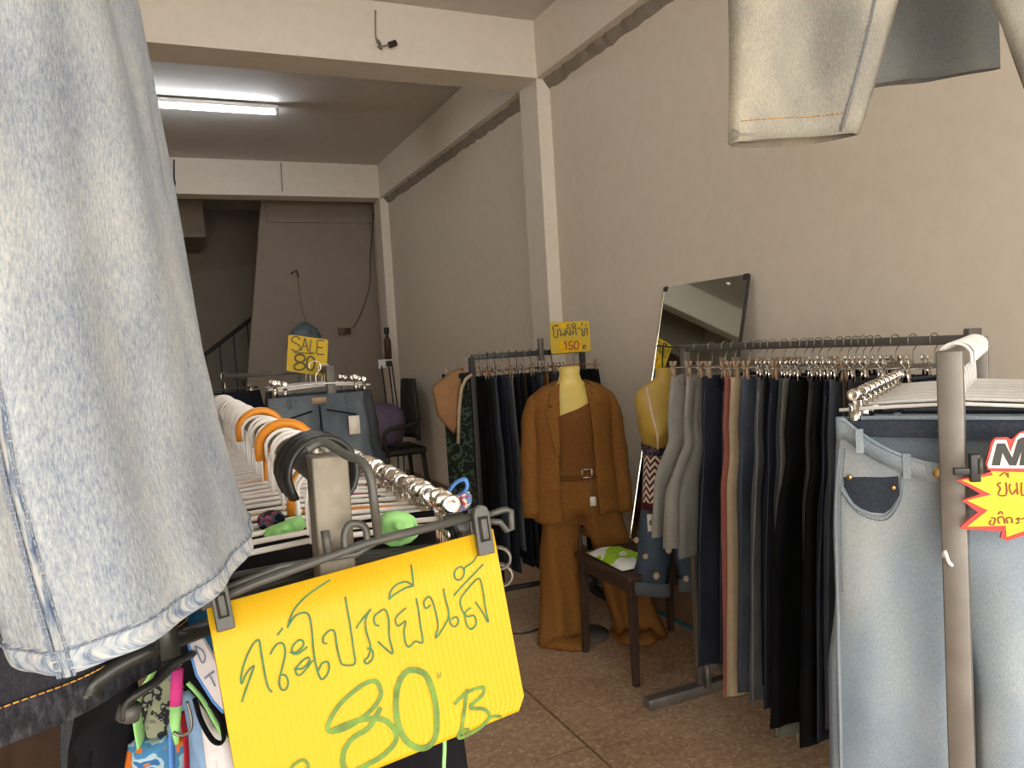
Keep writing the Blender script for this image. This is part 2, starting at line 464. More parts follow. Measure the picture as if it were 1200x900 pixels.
# purple bag on a black chair
ch = thing('office_chair', 'black chair with curved back against the far right wall', 'chair', (2.06, 7.70, 0))
ch.scale = (1.22, 1.22, 1.22)
rows = []
for j in range(9):
    z = .52 + .5 * j / 8; row = []
    for i in range(9):
        a = -.9 + 1.8 * i / 8; hw = .21 * (1 - .35 * (j / 8) ** 3)
        row.append((.20 - .06 * abs(a) ** 2, a * hw / .9, z))
    rows.append(row)
MB().quadgrid(rows).build('backrest', M['black_plastic'], ch, solid=.03)
MB().box((0, 0, .44), (.46, .46, .06)).build('seat', M['black_plastic'], ch, bevel=.02)
for s in (-1, 1):
    MB().tube(smooth_pts([(-.1, s * .24, .44), (-.12, s * .26, .62), (.12, s * .25, .66), (.19, s * .2, .7)], 4), .016, 8).build('armrest', M['black_plastic'], ch)
    for t in (-1, 1): MB().bar((s * .2, t * .2, .42), (s * .23, t * .23, 0), .03, .03).build('leg', M['cable'], ch)
pb = cloth('purple_cloth', '73667c', .2, 9, .4)
rows = []
random.seed(5)
for j in range(11):
    th = PI * (.03 + .94 * j / 10); row = []
    for i in range(20):
        a = 2 * PI * i / 20; r = 1 + .05 * math.sin(3 * a + j) + .04 * math.sin(7 * a - j)
        row.append((1.97 + .235 * r * math.sin(th) * math.cos(a), 7.64 + .22 * r * math.sin(th) * math.sin(a), .80 + .23 * math.cos(th)))
    rows.append(row)
tag(MB().loft(rows).build('cushion_bag', pb), 'round dusty purple stuffed bag sitting on the black chair', 'bag')

# ------------------------------------------------------------------ garments
def pants_mb(L=1.1, ww=.36, hip=.40, hem=.24, knee=.22, crotch=.27, T0=.022, T1=.028, seed=1, fold=.007, gap=.015, nu=7, nv=34, sag=0, deform=None, gaplen=.15):
    rnd = random.Random(seed); ph = [rnd.uniform(0, 6.28) for _ in range(6)]
    mb = MB(); js = [j / nv for j in range(nv + 1)]
    kc = min(range(1, nv), key=lambda j: abs(js[j] - crotch / L)); js[kc] = crotch / L

    def xo(z):   # outer half width, z downward
        if z < crotch: return lerp_tab([(0, ww / 2), (crotch * .65, hip / 2), (crotch, hip / 2)], z)
        return inn(z) + wl(z)

    def inn(z): return 0 if z <= crotch else (gap * sstep(crotch, crotch + gaplen, z) if gaplen < .2 else gap * min(1, (z - crotch) / gaplen) ** 1.2)
    def wl(z): return lerp_tab([(0, hip / 2), (crotch, hip / 2), (crotch + (L - crotch) * .45, knee), (L, hem)], z)
    for s in (-1, 1):
        for side in (-1, 1):
            rows = []; uvs = []
            for t in js:
                z = t * L; o_ = xo(z); i_ = inn(z); row = []; uv = []
                for k in range(nu + 1):
                    u = k / nu; u = u + .18 * math.sin(2 * PI * u) / (2 * PI) * -1
                    ax = o_ + (i_ - o_) * u; x = s * ax
                    p = min(1, abs(ax) / max(o_, 1e-5)); yw = T0 * (1 - p ** 3) ** .5
                    wdt = max(o_ - i_, 1e-5); q = 2 * (ax - i_) / wdt - 1; yl = T1 * max(0, 1 - abs(q) ** 2.6) ** .5
                    b = sstep(crotch - .12, crotch, z)
                    y = side * (yw * (1 - b) + yl * b)
                    A = fold * (.25 + t)
                    d = A * (math.sin(x * 34 + ph[0] + 1.6 * z) + .6 * math.sin(x * 61 + ph[1] - 2.2 * z) + .5 * math.sin(z * 9 + ph[2] + 8 * x))
                    xx = x + .25 * fold * math.sin(7 * z + ph[3]); yy = y + d; zz = -z
                    if sag and side < 0:
                        f = max(0, 1 - (abs(x) / (ww / 2 * .92)) ** 2) * max(0, 1 - z / .25)
                        zz -= sag * f * (1 - .0 * t); yy -= sag * .55 * f
                    if deform: xx, yy, zz = deform(xx, yy, zz)
                    row.append((xx, yy, zz)); uv.append((x + (.5 if side > 0 else 0), z))
                rows.append(row); uvs.append(uv)
            mb.quadgrid(rows, uvs)
    return mb


def band_rows(mbsrc_fn, z0, z1): pass


def ring_strip(w0, T, z0, z1, off=.0018, nu=28, ph=0, sag=0, uvs=1.0):
    """closed waistband strip round a flattened tube of half width w0"""
    mb = MB(); rows = []; uv = []
    for z in (z0, (z0 + z1) / 2, z1):
        row = []; ur = []
        for k in range(nu):
            a = 2 * PI * k / nu; x = (w0 + off) * math.cos(a); p = min(1, abs(x) / (w0 + off))
            y = math.copysign((T + off) * max(0, 1 - p ** 3) ** .5, math.sin(a)) if abs(math.sin(a)) > 1e-6 else 0
            zz = -z; yy = y
            if sag and y <= 0:
                f = max(0, 1 - (abs(x) / (w0 * .92)) ** 2); zz -= sag * f * max(0, 1 - z / .25); yy -= sag * .55 * f
            row.append((x, yy, zz)); ur.append((k * .013, z))
        rows.append(row); uv.append(ur)
    mb.quadgrid(rows, uv, close=True)
    return mb


DEN = {}
DYE = {'light_blue': (0.8, 0.8), 'pale_grey': (0.72, 0.9), 'grey': (0.58, 0.9), 'navy': (0.5, 0.45), 'ink': (0.48, 0.5), 'mid_blue': (0.5, 0.65), 'grey_blue': (0.55, 0.6), 'slate': (0.55, 0.6), 'olive_grey': (0.62, 0.9), 'black': (0.7, 0.6), 'charcoal': (0.75, 0.8), 'brown_grey': (0.55, 0.9), 'dark_olive': (0.6, 0.9), 'cut_blue': (0.55, 0.7), 'short_blue': (0.78, 0.7), 'light': (0.86, 1.35), 'light2': (0.75, 0.8), 'acid': (0.66, 0.62), 'acid_hem': (0.74, 0.8), 'acid_seam': (0.56, 0.85), 'sand': (0.74, 1), 'shade_grey': (0.68, 1), 'charcoal_hem': (0.75, 0.8)}     # depth of dye: (brightness, saturation)
def dyed(h, k, sat):
    c = lin(h)[:3]; g = sum(c) / 3
    return tuple(max(0, (g + (x - g) * sat)) * k for x in c)


def den(key, a, b, c, **k):
    if key not in DEN: DEN[key] = denim('denim_' + key, *[dyed(h, *DYE.get(key, (1, 1))) for h in (a, b, c)], **k)
    return DEN[key]


den('light_blue', '7f8fa3', 'a9b4c0', 'd6d8d6', wash=.45)
den('pale_grey', '85827c', 'a6a39b', 'c8c4ba')
den('grey', '6d6c69', '8a8884', 'a9a6a0')
den('navy', '1d2638', '2b3650', '414e68')
den('ink', '171c28', '222a3a', '333d50')
den('mid_blue', '39475e', '55657d', '7a8a9e')
den('grey_blue', '515a66', '6e7883', '919aa2')
den('slate', '3b424c', '525a64', '6e757d')
den('olive_grey', '5f6058', '7b7b70', '97958a')
den('black', '0d0e12', '15161b', '22242a')
den('charcoal', '24242a', '33333a', '48474e', wash=.35)
den('brown_grey', '4d443c', '635850', '7a6e64')
den('dark_olive', '2e2f27', '3d3d33', '505045')
den('cut_blue', '34465a', '4b6179', '70869b')
den('short_blue', '4a5866', '64727f', '8a959e', wash=.6)
M['pink'] = cloth('salmon_twill', '9c6058', .08, 30, .2)
M['cream'] = cloth('cream_twill', 'b5a488', .06, 30, .2)
M['caramel'] = cloth('caramel_twill', '8a6234', .1, 30, .2)
DENM = dict(DEN); DENM['pink'] = M['pink']; DENM['cream'] = M['cream']; DENM['caramel'] = M['caramel']


SEAM = {'navy': DEN['mid_blue'], 'ink': DEN['mid_blue'], 'mid_blue': DEN['grey_blue'], 'grey_blue': DEN['pale_grey'], 'slate': DEN['grey_blue'], 'olive_grey': DEN['pale_grey'], 'charcoal': DEN['slate'], 'brown_grey': DEN['olive_grey']}


def fray(mb_, w0, z, x0, n, T, seed):
    rnd = random.Random(seed)
    for k in range(n):
        x = x0 + rnd.uniform(-w0, w0); y = rnd.uniform(-T, T); l = rnd.uniform(.008, .03)
        mb_.tube([(x, y, z + .004), (x + rnd.uniform(-.006, .006), y, z - l)], .0009, 3)


def make_pants(name, label, cat, mat, loc, rz, group=None, L=1.12, ww=.30, hip=.34, hem=.2, knee=.18, crotch=.27, T0=.014, T1=.017, seed=1, fold=.006, detail=True, hem_band=True, frayed=False, kind='pants', lean=0):
    t = thing(name, label, cat, loc, rz, group)
    mt = DENM[mat] if isinstance(mat, str) else mat
    dfm = (lambda x, y, z: (x + lean * -z, y, z)) if lean else None
    pants_mb(L, ww, hip, hem, knee, crotch, T0, T1, seed, fold, deform=dfm).build('pant_body', mt, t, weld=True)
    ring_strip(ww / 2, T0, -.001, .036).build('waistband', mt, t)
    if detail and L > .8 and isinstance(mat, str) and mat not in ('pink', 'cream', 'black'):
        for s in (-1, 1):
            sp_ = []
            for k in range(14):
                z = .05 + (L - .06) * k / 13
                xo_ = ww / 2 + (hip - ww) / 2 * min(1, z / .17) if z < crotch else lerp_tab([(crotch, hip / 2), (crotch + (L - crotch) * .45, knee + .015), (L, hem + .015)], z)
                sp_.append((s * (xo_ - .004), -T1 * .55, -z))
            MB().tube(sp_, .0022, 5).build('outseam', SEAM.get(mat, mt), t)
    if detail:
        for s in (-1, 1):
            for q in (-1, 1): MB().box((s * ww * .3, q * (T0 + .003) * .93, -.020), (.011, .004, .046)).build('belt_loop', mt, t)
            MB().box((s * ww * .24, T0 + .004 + fold * .5, -.15), (.12, .003, .13)).build('back_pocket', mt, t, bevel=.001)
    if frayed:
        f = MB()
        for s in (-1, 1): fray(f, hem * .45, -L, s * (.015 + hem / 2), 26, T1, seed)
        fo = f.build('frayed_hem', M['thread_grey'], t); fo['kind'] = 'stuff'
    return t


# ---- hangers
def make_hanger(name, label, group, width=.30, drop=.075, hook_r=.020, clip='chrome', bar='wire', hook='wire', bar_r=.0035, wide_bar=False, clips=True, lev=1.0):
    """origin at the rail axis; bar along local X"""
    t = thing(name, label, 'hanger', (0, 0, 0), 0, group)
    pts = [(0, hook_r * 0, 0)]
    arc = [(hook_r * math.cos(a), 0, hook_r * math.sin(a)) for a in [math.radians(x) for x in (205, 160, 125, 90, 55, 20, -20, -60)]]
    arc += [(hook_r * .1, 0, -hook_r * 1.25), (0, 0, -hook_r * 1.9), (0, 0, -drop)]
    MB().tube(smooth_pts(arc, 2), .0018 if not wide_bar else .0026, 6).build('hook', M[hook], t)
    if wide_bar:
        mb = MB(); mb.tube([(-width / 2, 0, -drop - .006), (-width * .25, 0, -drop), (0, 0, -drop + .004), (width * .25, 0, -drop), (width / 2, 0, -drop - .006)], [(.0028, .0032)] * 5, 8, flat=(0, 0, 1))
        mb.build('bar', M[bar], t)
    else:
        MB().tube([(-width / 2, 0, -drop), (width / 2, 0, -drop)], bar_r, 6).build('bar', M[bar], t)
    if clips:
        for s in (-1, 1):
            c = MB(); x = s * width * .43; z = -drop
            for q in (-1, 1):
                c.box((x, q * .0065, z - .018), (.016, .003, .040), Matrix.Rotation(q * .14, 3, 'X'))
                c.tube([(x, q * .004, z + .0), (x, q * .010, z + .014)], .0026, 5)
            if clip == 'tan_clip':
                for q in (-1, 1): c.box((x, q * .011, z + .016), (.014, .004, .022), Matrix.Rotation(-q * .3, 3, 'X'))
                c.build('clip', M[clip], t)
            else:
                for q in (-1, 1):
                    cc = Vector((x, q * .0100, z + .020))
                    c.loft([[cc + Vector((r * math.cos(a), q * dy, r * math.sin(a))) for a in [2 * PI * i / 10 for i in range(10)]] for r, dy in ((.0095 * lev, -.001), (.0105 * lev, .001), (.009 * lev, .003), (.005 * lev, .0012))])
                c.build('clip', M[clip], t)
    return t


# ------------------------------------------------------------------ right wall rack
RX, RZ = 2.0, 1.485
rk = thing('clothes_rack', 'grey steel clothes rack standing along the right wall', 'rack', (RX, 2.07, 0))
MB().box((0, 0, RZ), (.026, 1.30, .026)).build('rail', M['rail'], rk, bevel=.002)
for s, y in ((1, .62), (-1, -.635)):
    MB().box((0, y, .74), (.030, .030, 1.48)).build('upright', M['steel'], rk, bevel=.002)
    MB().box((-.03 if s > 0 else 0, y, .022), (.50, .05, .044)).build('foot', M['steel'], rk, bevel=.003)
    MB().box((.0, y - .05 * s, .10), (.02, .02, .115)).build('brace', M['steel'], rk)
MB().box((0, 0, .16), (.024, 1.22, .024)).build('crossbar', M['steel'], rk, bevel=.002)
MB().box((.0, -.655, RZ), (.05, .02, .06)).build('end_bracket', M['rail'], rk, bevel=.003)
MB().tube([(.0, .645, RZ), (0, .70, RZ + .004), (-.03, .775, RZ + .014)], .004, 6).build('end_hook', M['cable'], rk)

hg_t = make_hanger('clip_hanger', 'wire clip hanger with tan clips on the right wall rack', 'wire hangers with tan clips on the right wall rack', .29, .075, .021, 'tan_clip')
hg_s = make_hanger('clip_hanger', 'wire clip hanger with shiny clips on the right wall rack', 'wire hangers with shiny clips on the right wall rack', .29, .075, .021, 'chrome')
used = set()
def place(proto, loc, rz):
    if proto.name not in used:
        used.add(proto.name); proto.location = loc; proto.rotation_euler = (0, 0, rz); return proto
    return dup(proto, loc, rz)


# (label, material, length, hip, hem, frayed, ww) from the far end to the near end
RJ = [
    ('pale grey wide denim shorts at the far end of the right wall rack', 'pale_grey', .64, .33, .26, 0, .27),
    ('second pale grey wide denim shorts from the far end of the right rack', 'pale_grey', .66, .34, .27, 0, .28),
    ('grey denim shorts with a dark side stripe, third on the right rack', 'grey', .68, .34, .27, 0, .28),
    ('wide navy jeans beside the pale grey shorts on the right rack', 'navy', 1.10, .33, .22, 1, .30),
    ('ink blue jeans between the wide navy pair and the salmon trousers', 'ink', 1.06, .32, .2, 0, .28),
    ('salmon pink trousers showing as a thin strip on the right rack', 'pink', 1.17, .33, .2, 0, .29),
    ('cream trousers with a straight leg beside the salmon ones', 'cream', 1.155, .35, .22, 0, .31),
    ('blue jeans just right of the cream trousers', 'mid_blue', 1.12, .33, .2, 0, .28),
    ('washed grey-blue jeans second to the right of the cream trousers', 'grey_blue', 1.12, .34, .23, 1, .29),
    ('black jeans between washed grey-blue and dark navy pairs', 'black', 1.05, .33, .2, 0, .29),
    ('dark navy jeans right of the narrow black pair', 'navy', 1.12, .33, .21, 0, .28),
    ('mid-blue jeans left of the olive grey pair', 'mid_blue', 1.10, .33, .2, 0, .28),
    ('olive grey jeans with long frayed hem threads', 'olive_grey', 1.185, .35, .23, 1, .30),
    ('wide black jeans with a flared leg, broadest of the black ones', 'black', 1.13, .37, .28, 0, .31),
    ('slate grey jeans squeezed between two black pairs', 'slate', 1.05, .33, .2, 0, .28),
    ('black jeans right of the slate grey pair', 'black', 1.15, .36, .26, 0, .30),
    ('deep blue jeans right of the last black pair', 'navy', 1.13, .33, .22, 0, .28),
    ('blue jeans left of the brown-grey pair', 'mid_blue', 1.08, .32, .2, 0, .28),
    ('brown-grey jeans toward the near end of the right rack', 'brown_grey', 1.12, .33, .22, 0, .29),
    ('dark slate jeans just right of the brown-grey pair', 'slate', 1.10, .33, .2, 0, .28),
    ('charcoal jeans third from the near end of the right rack', 'charcoal', 1.12, .33, .2, 0, .28),
    ('grey-blue jeans second from the near end of the right rack', 'grey_blue', 1.1, .33, .2, 0, .28),
    ('ink blue jeans at the near end of the right wall rack', 'ink', 1.1, .33, .2, 0, .28),
]
nJ = len(RJ); random.seed(11)
YJ = [2.603, 2.513, 2.43, 2.375, 2.295, 2.250, 2.214, 2.178, 2.118, 2.066, 2.022, 1.99, 1.957, 1.92, 1.87, 1.836, 1.806, 1.778, 1.75, 1.722, 1.66, 1.60, 1.53]
for i, (lb, mt, L, hip, hem, fr, ww) in enumerate(RJ):
    y = YJ[i]
    rz = random.uniform(-.10, .10)
    x = RX + random.uniform(-.008, .008)
    place(hg_t if i < 8 or i in (10, 18) else hg_s, (RX, y, RZ), rz)
    make_pants('jeans' if L > .8 else 'denim_shorts', lb, 'jeans' if L > .8 else 'shorts', mt, (x, y, RZ - .085 - .022), rz, None, L, ww, hip, hem, hem * .88 if L > .8 else hem * .92, .26,
               
               .009, .0105 if L > .8 else .018, 100 + i, .004 if L > .8 else .008, frayed=bool(fr), lean=0)

# ------------------------------------------------------------------ front right rack with light jeans
fd = Vector((.846, .532, 0)).normalized(); fn = Vector((-fd.y, fd.x, 0))
FA = math.atan2(fd.y, fd.x)
FZ = 1.484
fr_ = thing('clothes_rack', 'square steel rack with its bare post in front at the right edge', 'rack', (1.058, .785, 0), FA)
MB().box((0, 0, .75), (.034, .034, 1.50)).build('upright', M['steel'], fr_, bevel=.002)
MB().box((.80, 0, .75), (.034, .034, 1.50)).build('upright', M['steel'], fr_, bevel=.002)
MB().box((.40, 0, FZ), (.78, .026, .026)).build('rail', M['steel'], fr_, bevel=.002)
MB().box((0, 0, .02), (.05, .46, .04)).build('foot', M['steel'], fr_, bevel=.003)
MB().box((.80, 0, .02), (.05, .46, .04)).build('foot', M['steel'], fr_, bevel=.003)
MB().box((.4, 0, .12), (.78, .024, .024)).build('crossbar', M['steel'], fr_, bevel=.002)
MB().tube(smooth_pts([(-.019, .014, 1.195), (-.026, .012, 1.205), (-.024, .008, 1.19), (-.019, .004, 1.183)], 3), .003, 6).build('bent_tack', M['white_plastic'], fr_)
fh = make_hanger('trouser_hanger', 'white plastic clip hanger on the front right steel rack', 'white clip hangers on the front right rack', .345, .075, .024, 'chrome', 'white_plastic', 'white_plastic', wide_bar=True)
FJ = [('light', 'light blue jeans with a loose buttoned waist behind the steel post'), ('mid_blue', 'blue jeans right behind the light blue front pair'), ('light2', 'light blue jeans third in line on the front right rack'),
      ('navy', 'navy jeans fourth in line on the front right rack'), ('grey_blue', 'grey-blue jeans fifth in line on the front right rack'), ('mid_blue', 'blue jeans sixth in line on the front right rack'), ('slate', 'slate jeans last in line on the front right rack')]
den('light', '8390a0', 'a7b2bb', 'd2d6d4', wash=.62, slub=.8, ws=4.0)
den('light2', '75869a', '98a6b4', 'bfc6ca', wash=.45)
DENM.update(DEN)
for k, (mt, lb) in enumerate(FJ):
    s = .085 + k * .055 + (.03 if k else 0)
    p = Vector((1.058, .785, 0)) + fd * s
    place(fh, (p.x, p.y, FZ), FA + PI / 2)
    if k: make_pants('jeans', lb, 'jeans', mt, (p.x, p.y, FZ - .105), FA + PI / 2 + PI, None, 1.08, .35, .385, .22, .20, .28, .012, .014, 300 + k, .006)
for k in range(3):      # empty hangers at the back of the rail
    p = Vector((1.058, .785, 0)) + fd * (.50 + k * .05); place(fh, (p.x, p.y, FZ), FA + PI / 2 + random.uniform(-.05, .05))


# ------------------------------------------------------------------ helpers for hero garments
from mathutils.bvhtree import BVHTree
class Surf:
    """front face of a pants mesh: local (x, z) -> point on the cloth"""
    def __init__(s, mb): s.t = BVHTree.FromPolygons([Vector(v) for v in mb.v], mb.f)
    def __call__(s, x, z, off=.0012, back=False):
        q = 1 if not back else -1
        h = s.t.ray_cast(Vector((x, -q * 1.0, z)), Vector((0, q, 0)))
        return (h[0] + Vector((0, -q * off, 0))) if h[0] else Vector((x, -q * .02, z))
    def line(s, pts, off=.001, n=6): return [s(p.x, p.z, off) for p in smooth_pts([(x, 0, z) for x, z in pts], n)]


def stitches(mb, pts, r=.0008, dash=.0045, gapf=.35):
    """dashed thread along a polyline"""
    pts = [Vector(p) for p in pts]; acc = 0; cur = [pts[0]]; on = True; lim = dash
    for a, b in zip(pts, pts[1:]):
        d = (b - a).length; pos = 0
        if d < 1e-9: continue
        while acc + d - pos >= lim:
            pos += lim - acc; q = a + (b - a) * (pos / d); cur.append(q)
            if on and len(cur) > 1: mb.tube(cur, r, 4)
            cur = [q]; acc = 0; on = not on; lim = dash if on else dash * gapf
        acc += d - pos; cur.append(b)
    return mb


# ---- light blue jeans behind the steel post
p = Vector((1.058, .785, 0)) + fd * .085
hj = thing('jeans', FJ[0][1], 'jeans', (p.x, p.y, FZ - .094), FA - PI / 2)
kw = dict(L=1.10, ww=.352, hip=.385, hem=.225, knee=.195, crotch=.30, T0=.020, T1=.026, seed=41, fold=.006, nu=14, nv=60, sag=.065)
hm_ = pants_mb(**kw); hm_.build('pant_body', DENM['light'], hj, weld=True)
S = Surf(hm_)
ring_strip(.176, .020, -.001, .036, .0022, 60, sag=.065).build('waistband', DENM['light'], hj, solid=.001)
th = MB()
xs_ = [-.167 + .334 * k / 60 for k in range(61)]
def sagz(x, z): return z - .065 * max(0, 1 - (abs(x) / .162) ** 2) * max(0, 1 - abs(z) / .25)
for z in (-.005, -.033): stitches(th, [S(x, sagz(x, z), .004) for x in xs_])
sd = MB()
for s in (-1, 1):
    # side seam, pocket scoop, coin pocket
    ln = S.line([(s * .172, -.05), (s * .183, -.15), (s * .185, -.30), (s * .187, -.6), (s * .20, -1.0)], .002, 10); sd.tube(ln, .0035, 6)
    stitches(th, S.line([(s * .163, -.05), (s * .174, -.15), (s * .176, -.3)], .002, 10))
    po = S.line([(s * .074, sagz(.074, -.042)), (s * .080, -.125), (s * .104, -.158), (s * .146, -.150), (s * .174, -.118)], .002, 8)
    stitches(th, po, .001)
    stitches(th, [q + Vector((0, 0, -.006)) for q in po], .001)
    MB().tube(po, .0022, 6).build('pocket_edge', DENM['light'], hj)
    # dark pocket bag set into the scoop
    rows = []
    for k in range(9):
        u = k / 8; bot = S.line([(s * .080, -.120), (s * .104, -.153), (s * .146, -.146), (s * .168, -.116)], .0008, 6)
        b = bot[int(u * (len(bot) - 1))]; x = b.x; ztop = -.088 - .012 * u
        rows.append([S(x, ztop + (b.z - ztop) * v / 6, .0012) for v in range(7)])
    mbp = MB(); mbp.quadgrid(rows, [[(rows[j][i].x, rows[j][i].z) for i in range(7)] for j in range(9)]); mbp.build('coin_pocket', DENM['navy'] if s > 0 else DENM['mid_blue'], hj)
    for (x, z) in ((.157, -.098), (.088, -.108)):
        c = S(s * x, z, .003); MB().sphere(c, (.005, .003, .005), 10, 6).build('rivet', M['brass'], hj)
    for x in (.066, .137):
        zz = sagz(x, 0); MB().box(S(s * x, zz - .016, .006), (.012, .004, .040)).build('belt_loop', DENM['light'], hj, bevel=.001)
sd.build('side_seam', DENM['light2'], hj)
# fly, button tab, inseams
fl_ = S.line([(.012, sagz(.012, -.045)), (.016, -.15), (.012, -.21), (-.004, -.245)], .002, 8)
stitches(th, fl_, .001); stitches(th, S.line([(.002, sagz(0, -.04)), (0, -.2), (0, -.295)], .002, 8), .001)
MB().box(S(-.012, sagz(.012, -.018), .006), (.055, .004, .030)).build('button_tab', DENM['light'], hj, bevel=.0015)
bt = MB().sphere(S(-.022, sagz(.02, -.018), .010), (.0085, .004, .0085), 14, 8).build('button', M['brass'], hj)
th.build('stitching', M['thread_blue'], hj)['kind'] = 'stuff'
ring_strip(.168, .016, .004, .030, .0005, 40).build('inner_waistband', DENM['mid_blue'], hj)
lbl_ = MB().box((.03, .0155, -.020), (.026, .002, .016)).build('size_label', M['paper'], hj)

# ------------------------------------------------------------------ light denim skirt, left foreground
r2_ = Vector((.9134, -.407, 0)); f2_ = Vector((.407, .9134, 0))
SK = (-.2514, .5335, .0531, .1691, .151, 2.11)
def sk_pt(t, z, off=0.0):
    cx, cd, a, b, rot, e = SK
    dx = lerp_tab([(1.406, 0), (1.45, -.010), (1.5, -.019), (1.6, -.028), (1.7, -.036), (1.8, -.045), (1.9, -.052), (2.2, -.060)], z)
    up = max(0, z - 1.406)
    a = a * (1 - .25 * sstep(0, .5, up)); b = b * (1 - .16 * up)
    fo = .0035 * math.sin(5 * t + 9 * z) * sstep(0, .1, up) + .002 * math.sin(11 * t - 5 * z)
    a += fo + off; b += fo + off
    x = a * math.copysign(abs(math.cos(t)) ** (2 / e), math.cos(t)); d = b * math.copysign(abs(math.sin(t)) ** (2 / e), math.sin(t))
    x, d = x * math.cos(rot) - d * math.sin(rot), x * math.sin(rot) + d * math.cos(rot)
    q = r2_ * (cx + dx + x) + f2_ * (cd + d); return Vector((q.x, q.y, z))
sk = thing('denim_skirt', 'light acid-washed denim skirt hanging close by at the left edge', 'skirt', (0, 0, 0))
den('acid', '7d92ae', 'b0bcc8', 'd9dbd8', wash=.4, slub=1.45, ws=12); den('acid_hem', '60779c', 'b0bcc8', 'dcdad2', wash=.9, slub=.9, ws=110); den('acid_seam', '60779c', 'a9b6c4', 'd8d8d4', wash=1.0, slub=1.0, ws=90)
DENM.update(DEN)
def sk_grid(z0, z1, nz, nt_, off=0, t0=0, t1=2 * PI):
    mb = MB(); rows = []; uv = []
    for j in range(nz + 1):
        z = z0 + (z1 - z0) * j / nz; row = []; ur = []; L = 0; pr = None
        for i in range(nt_ + 1):
            q = sk_pt(t0 + (t1 - t0) * i / nt_, z, off if not callable(off) else off(i, j)); L += (q - pr).length if pr else 0; pr = q
            row.append(q); ur.append((L, -z))
        rows.append(row); uv.append(ur)
    mb.quadgrid(rows, uv); return mb
sk_grid(1.406, 2.10, 60, 120).build('skirt_body', DENM['acid'], sk, weld=True, solid=.0009)
rnd = random.Random(2); pk = [rnd.random() for _ in range(400)]
sk_grid(1.4045, 1.4185, 7, 240, off=lambda i, j: (.0016 + .0009 * pk[i % 240] * math.sin(PI * j / 7)) if 0 < j < 7 else .0003).build('hem', DENM['acid_hem'], sk, weld=True)
th = MB(); stitches(th, [sk_pt(2 * PI * i / 240, 1.4165, .0030) for i in range(241)], .0006, .0032)
TS = 4.80       # side seam angle
for k, (o1, nm) in enumerate(((0, 'acid_seam'),)):
    rows = []; uv = []
    for j in range(61):
        z = 1.404 + .696 * j / 60; rows.append([sk_pt(TS + .10 * (i / 6 - .5), z, .0022 * math.sin(PI * i / 6) + .0007) for i in range(7)]); uv.append([(i * .004, z) for i in range(7)])
    mbp = MB(); mbp.quadgrid(rows, uv); mbp.build('side_seam', DENM[nm], sk)
for tt in (-.045, .045, -.062): stitches(th, [sk_pt(TS + tt, 1.404 + .696 * j / 90, .0027) for j in range(91)], .0006, .0032)
th.build('stitching', M['thread_blue'], sk)['kind'] = 'stuff'
sk_grid(2.065, 2.105, 3, 80, .003).build('waistband', DENM['acid'], sk, weld=True)
# overhead pole that carries the high pieces (above the frame)
pole = thing('overhead_pole', 'steel pole across the shop front above the picture', 'pole', (.3, .62, 2.30))
MB().tube([(-1.87, 0, 0), (2.13, 0, 0)], .014, 10).build('pole_tube', M['steel'], pole)
for x in (-1.87, 2.13): MB().tube([(x + (.015 if x < 0 else -.015), 0, 0), (x, 0, 0)], .04, 12).build('wall_flange', M['steel'], pole)
def high_hanger(label, c, yaw, drop, width=.34):
    t = thing('clip_hanger', label, 'hanger', (c[0], c[1], c[2]), yaw)
    MB().tube(smooth_pts([(.018, 0, -.012), (.012, 0, .014), (-.012, 0, .014), (-.014, 0, -.01), (0, 0, -.03), (0, 0, -drop)], 4), .002, 6).build('hook', M['chrome'], t)
    MB().tube([(-width / 2, 0, -drop), (width / 2, 0, -drop)], .005, 8).build('bar', M['grey_plastic'], t)
    for s in (-1, 1): MB().box((s * width * .4, 0, -drop - .02), (.018, .016, .05)).build('clip', M['chrome'], t, bevel=.002)
c_ = sk_pt(0, 2.1); c2_ = sk_pt(PI, 2.1); cc = (c_ + c2_) / 2
high_hanger('hanger over the light denim skirt, above the frame', (cc.x, .62, 2.30), CY * -1 + PI / 2 + .1, .17, .26)

# ------------------------------------------------------------------ charcoal denim skirt lower left
def drape_mb(p0, p1, z0, z1, th0=.03, rip=.006, nr=3, seed=1, flare=0.0, n=48, nz=24, hemfn=None, ref=None):
    """flattened cloth tube between plan points p0 and p1, from z1 (top) down to z0 (hem)"""
    rnd = random.Random(seed); a1, a2 = rnd.uniform(0, 6), rnd.uniform(0, 6)
    p0 = Vector((p0[0], p0[1], 0)); p1 = Vector((p1[0], p1[1], 0)); c = (p0 + p1) / 2; u = (p1 - p0) / 2; nrm = Vector((-u.y, u.x, 0)).normalized()
    mb = MB(); rows = []; uv = []
    for j in range(nz + 1):
        zj = z1 + (z0 - z1) * j / nz; s = j / nz if ref is None else (ref[1] - zj) / (ref[1] - ref[0]); row = []; ur = []
        for i in range(n):
            t = 2 * PI * i / n; ca, sa = math.cos(t), math.sin(t)
            k = 1 + flare * (s - .5)
            off = th0 * math.copysign(abs(sa) ** .8, sa) * (.6 + .4 * s) + rip * (.3 + .7 * s) * (math.sin(nr * ca * 2.2 + a1 + s) + .5 * math.sin(nr * ca * 4.1 + a2))
            q = c + u * ca * k + nrm * off
            z = zj + (hemfn(ca) * s if hemfn else 0)
            row.append((q.x, q.y, z)); ur.append((ca * u.length + (1 if sa < 0 else 0), -z))
        rows.append(row); uv.append(ur)
    mb.quadgrid(rows, uv, close=True); return mb


def camxy(x, d): q = r2_ * x + f2_ * d; return (q.x, q.y)


